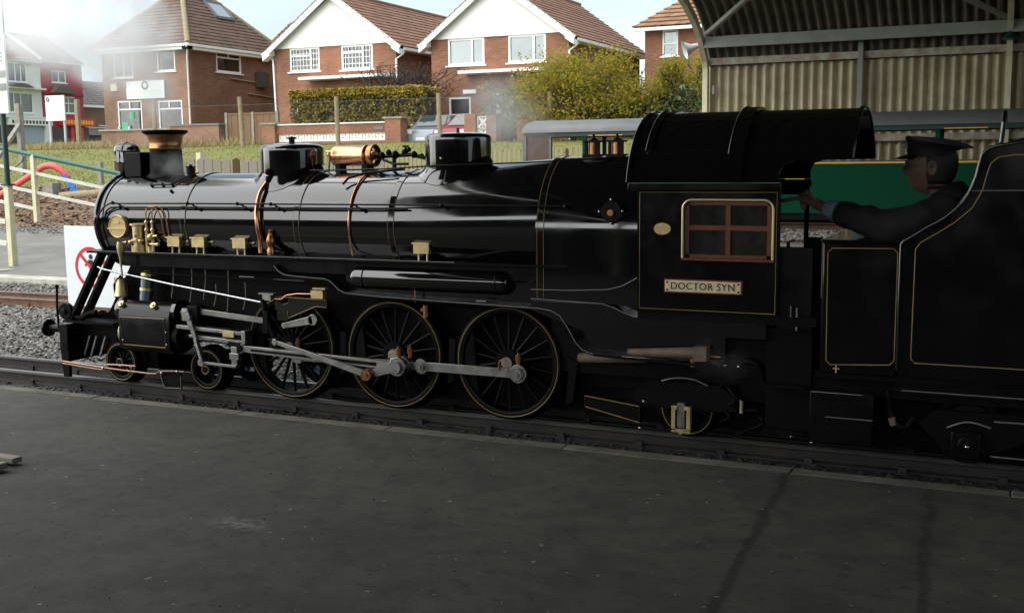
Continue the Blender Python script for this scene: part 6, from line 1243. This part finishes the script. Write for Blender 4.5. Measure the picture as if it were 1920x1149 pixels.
for i in range(15):
    x = -28.25+i*.17; MB().box(x, x+.165, 33.6+.012*(i % 2), 33.62+.012*(i % 2), 1.9, 3.55+random.uniform(-.02, .02)).build('board', 'fence_board', bf, smooth=0)
for x in (-28.33, -26.9, -25.62): MB().box(x-.06, x+.06, 33.55, 33.67, 1.9, 3.65).build('post', 'post_concrete', bf, smooth=0)
MB().box(-28.3, -25.65, 33.58, 33.65, 3.55, 3.62).build('capping', 'fence_board', bf, smooth=0)
# ================================================================== PLANTS
def leafcloud(mb, n, sample, size, flat_=.5):
    for _ in range(n):
        p = sample()
        if p is None: continue
        p = Vector(p); s = size*random.uniform(.5, 1.3); a = Vector((random.gauss(0, 1), random.gauss(0, 1), random.gauss(0, flat_))).normalized(); b = a.orthogonal().normalized(); b = (Matrix.Rotation(random.uniform(0, 6.28), 3, a) @ b)
        mb.add([p-a*s, p+b*s*.45, p+a*s, p-b*s*.45], [(0, 1, 2, 3)])
    return mb
def hedge_sample(x0, x1, y0, y1, z0, z1):
    def f():
        k = random.random(); x = random.uniform(x0, x1); y = random.uniform(y0, y1); z = random.uniform(z0, z1)
        if k < .55: y = y0+abs(random.gauss(0, .08))
        elif k < .8: z = z1-abs(random.gauss(0, .06))
        d = noise.noise(Vector((x*1.3, y*2, z*1.6)))
        if y < y0+.25 and d < -.18 and z < z1-.3 and random.random() < .75: return None
        return (x, y+.12*d, z+.05*noise.noise(Vector((x*2, 0, 0))))
    return f
hd = thing('hedge', 'clipped golden green conifer hedge behind the garden wall', 'hedge', (-21.2, 33.5, 2.2))
leafcloud(MB(), 15000, hedge_sample(-24.4, -18.0, 32.8, 34.2, 2.3, 4.32), .085, 1).build('foliage', 'hedge_leaf', hd, smooth=0); leafcloud(MB(), 4500, hedge_sample(-24.35, -18.05, 32.75, 34.2, 4.15, 4.42), .075, 1).build('new_growth', 'hedge_gold', hd, smooth=0)
MB().box(-24.2, -18.2, 33.1, 34.0, 2.2, 4.15).build('stems', 'twig', hd, smooth=0)
def limbs(mb, base, tips, r, curve=.2):
    for t in tips:
        b, t = Vector(base), Vector(t); m = b.lerp(t, .5)+Vector((random.uniform(-1, 1), random.uniform(-1, 1), .6))*curve*(t-b).length*.5
        pts = spline([b, m, t], 5); n = len(pts); mb.tube(pts, r, 6, rr=[r*(1-.8*i/n) for i in range(n)])
    return mb
def bush(name, label, base, rx, ry, h, n, m1, m2, leaf, clumps, cat='bush', seed=3, bareness=.0):
    random.seed(seed); t = thing(name, label, cat, base); b = Vector(base); cs = []
    for _ in range(clumps):
        a = random.uniform(0, 6.28); q = math.sqrt(random.random()); zz = random.uniform(.22, 1.0); w = math.sin(min(1, zz*1.05)*PI*.62+.35)
        cs.append((b+Vector((math.cos(a)*q*rx*w, math.sin(a)*q*ry*w, zz*h)), random.uniform(.28, .62)*rx*.62))
    limbs(MB(), base, [c for c, r in cs], .07, .25).build('branches', 'tree_bark', t)
    def smp():
        c, r = random.choice(cs); d = Vector((random.gauss(0, .5), random.gauss(0, .5), random.gauss(0, .42)))*r; return c+d
    leafcloud(MB(), int(n*.6), smp, leaf, .8).build('foliage', m1, t, smooth=0); leafcloud(MB(), int(n*.4), smp, leaf, .8).build('young_foliage', m2, t, smooth=0)
    mb = MB()
    for _ in range(40):
        c, r = random.choice(cs); d = Vector((random.gauss(0, 1), random.gauss(0, 1), random.gauss(.5, .6))).normalized(); mb.tube([c, c+d*r*.9, c+d*r*1.5+Vector((0, 0, .1))], .010, 4)
    mb.build('twigs', 'twig', t, kind='stuff'); random.seed(11); return t
bush('flowering_bush', 'large loose yellow green bush in front of the right hand white gabled house', (-9.7, 28, 2.0), 2.15, 1.5, 2.5, 21000, 'leaf_yellow', 'leaf_olive', .06, 70, seed=5)
bush('green_bush', 'smaller green bush with dark glossy leaves beside the shed end post', (-6.8, 29.5, 2.0), 1.4, 1.3, 2.6, 10000, 'leaf_olive', 'leaf_yellow', .055, 46, seed=9)
bush('laurel_bush', 'dark glossy leaved bush at the foot of the green bush', (-7.0, 28.6, 2.0), 1.5, .9, 1.35, 3500, 'leaf_dark', 'leaf_dark', .085, 26, seed=14)
bt = thing('bare_shrub', 'bare dark twiggy shrub behind the hedge', 'shrub', (-20.3, 34.8, 2.3)); random.seed(21); mb = MB()
for _ in range(150):
    e = Vector((-20.3+random.gauss(0, 1.1), 34.9+random.gauss(0, .4), random.uniform(4.0, 5.35))); m_ = Vector((-20.3+random.gauss(0, .5), 34.9, 3.4)); mb.tube(spline([(-20.3, 34.9, 2.3), m_, e, e+Vector((random.gauss(0, .25), random.gauss(0, .2), random.uniform(-.1, .25)))], 3), .014, 4)
mb.build('stems', 'twig', bt); leafcloud(MB(), 2500, lambda: (-20.2+random.gauss(0, 1.05), 34.9+random.gauss(0, .35), 4.55+random.gauss(0, .36)), .05).build('dead_leaves', 'twig', bt, smooth=0); random.seed(11)
bush('dark_shrub', 'dull shrub behind the steam beside the gate pier', (-14.2, 32.4, 2.1), 1.1, .8, 2.1, 3500, 'hedge_leaf', 'leaf_olive', .08, 24, seed=31)
# ================================================================== CARS on the drive
def car(label, x, y, m, rot):
    t = thing('parked_car', label, 'car', (0, 0, 0), 'cars parked on the drive'); L_ = 3.8; wd = 1.6
    prof = [(-1.9, .28), (-1.9, .62), (-1.82, .80), (-1.15, .90), (-.55, 1.38), (.75, 1.42), (1.45, .98), (1.85, .90), (1.9, .6), (1.9, .28)]
    def sec(yk, ins): return [(px*(1-ins*.02), yk, pz if pz < .92 else .92+(pz-.92)) for px, pz in prof]
    b = MB().loft([[(px, yk*(.80 if pz > 1 else 1), pz) for px, pz in prof] for yk in (-.78, -.74, 0, .74, .78)]).build('body', m, t, bevel=.04)
    MB().add([(-1.10, -.60, .93), (-.60, -.52, 1.34), (-.60, .52, 1.34), (-1.10, .60, .93)], [(0, 1, 2, 3)]).build('windscreen', 'car_glass', b); b.children[-1].location.x = -.03; b.children[-1].location.z = .03
    for s in (-1, 1):
        MB().prism([(-.98, .95), (-.52, 1.32), (.70, 1.36), (1.28, .98)], 'y', s*.705, s*.72).build('side_window', 'car_glass', b)
        for wx in (-1.2, 1.2):
            w = MB().lathe([(.30, -.09), (.31, -.06), (.31, .06), (.30, .09), (.18, .095), (.001, .09)], (wx, s*.72, .30), 'y', 24).build('wheel', 'rubber', t); MB().cyl((wx, s*.80, .30), (wx, s*.83, .30), .19, n=18).build('rim', 'grey_pipe', w)
        MB().box(-1.89, -1.80, s*.45, s*.68, .62, .76).build('headlight', 'upvc', b, bevel=.02); MB().box(-1.0, -.85, s*.78, s*.92, .92, 1.04).build('wing_mirror', m, b, bevel=.03)
    MB().box(-1.93, -1.88, -.26, .26, .40, .50).build('number_plate', 'upvc', b)
    t.location = (x, y, G(y)); t.rotation_euler = (0, 0, rot); return t
car('silver hatchback parked on the drive left of the red car', -17.6, 33.4, 'car_silver', PI/2+.1)
car('red hatchback parked on the drive behind the steam dome', -15.9, 33.2, 'car_red', PI/2-.15)
# loose planks at the left edge of the platform
pl = thing('timber_pallet', 'two grey timber planks lying at the left edge of the platform', 'planks', (-1.5, -1.9, 0))
MB().box(-2.3, -1.09, -1.80, -1.74, .012, .04).build('plank', 'picket_grey', pl, bevel=.004); MB().box(-2.3, -1.05, -1.93, -1.86, .012, .045).build('plank', 'picket_grey', pl, bevel=.004); MB().box(-2.2, -2.1, -1.95, -1.72, 0, .012).box(-1.3, -1.2, -1.95, -1.72, 0, .012).build('batten', 'picket_grey', pl)
# ================================================================== STEAM
def steam(name, c, r, dens, nsc, thr, fall=.55, col=(.95, .96, .97), seed=0, tilt=0):
    mb = MB().sphere((0, 0, 0), 1, 24, 14); o = mb.build(name, None if False else 'white_paint', smooth=80, kind='stuff'); o.data.materials.clear()
    m = bpy.data.materials.new(name); m.use_nodes = True; t = m.node_tree; t.nodes.clear(); l = t.links.new
    out = N(t, 'ShaderNodeOutputMaterial'); v = N(t, 'ShaderNodeVolumePrincipled'); v.inputs['Color'].default_value = (*col, 1); v.inputs['Anisotropy'].default_value = .2
    tcn = N(t, 'ShaderNodeTexCoord'); n = N(t, 'ShaderNodeTexNoise'); n.inputs['Scale'].default_value = nsc; n.inputs['Detail'].default_value = 4; n.inputs['Roughness'].default_value = .55
    mpn = N(t, 'ShaderNodeMapping'); mpn.inputs['Location'].default_value = (seed, seed*.7, 0); mpn.inputs['Scale'].default_value = r
    ln = N(t, 'ShaderNodeVectorMath', operation='LENGTH'); f = N(t, 'ShaderNodeMapRange', interpolation_type='SMOOTHSTEP'); f.inputs['From Min'].default_value = 1; f.inputs['From Max'].default_value = fall
    nr = N(t, 'ShaderNodeMapRange', interpolation_type='SMOOTHSTEP'); nr.inputs['From Min'].default_value = thr; nr.inputs['From Max'].default_value = thr+.22
    mu = N(t, 'ShaderNodeMath', operation='MULTIPLY'); m2 = N(t, 'ShaderNodeMath', operation='MULTIPLY'); m2.inputs[1].default_value = dens
    l(tcn.outputs['Object'], mpn.inputs[0]); l(mpn.outputs[0], n.inputs['Vector']); l(n.outputs['Fac'], nr.inputs[0]); l(tcn.outputs['Object'], ln.inputs[0]); l(ln.outputs['Value'], f.inputs[0]); l(f.outputs[0], mu.inputs[0]); l(nr.outputs[0], mu.inputs[1]); l(mu.outputs[0], m2.inputs[0]); l(m2.outputs[0], v.inputs['Density']); l(v.outputs[0], out.inputs['Volume'])
    o.data.materials.append(m); o.location = c; o.scale = r; o.rotation_euler = (0, tilt, 0); return o
steam('steam_plume', (-2.50, .45, 2.38), (.64, .42, .50), 5.0, 2.8, .36, .5, col=(1, 1, 1), seed=2)
steam('steam_plume', (-3.3, .5, 2.42), (.95, .4, .46), 3.4, 2.4, .36, .3, col=(1, 1, 1), seed=4)
steam('steam_plume', (-2.10, .32, 1.94), (.36, .26, .38), 2.8, 3.4, .36, .2, col=(1, 1, 1), seed=5)
steam('steam_wisp', (-1.76, .2, 1.46), (.17, .14, .16), 5.0, 6, .40, .2, col=(.85, .86, .88), seed=7)
steam('steam_leak', (-.06, 1.7, 1.76), (.46, .36, .40), 3.6, 3.4, .38, .1, col=(.9, .9, .9), seed=9, tilt=.6)
steam('steam_leak', (1.98, -.10, .45), (.20, .10, .18), 1.0, 6, .40, .2, col=(.75, .75, .75), seed=3)
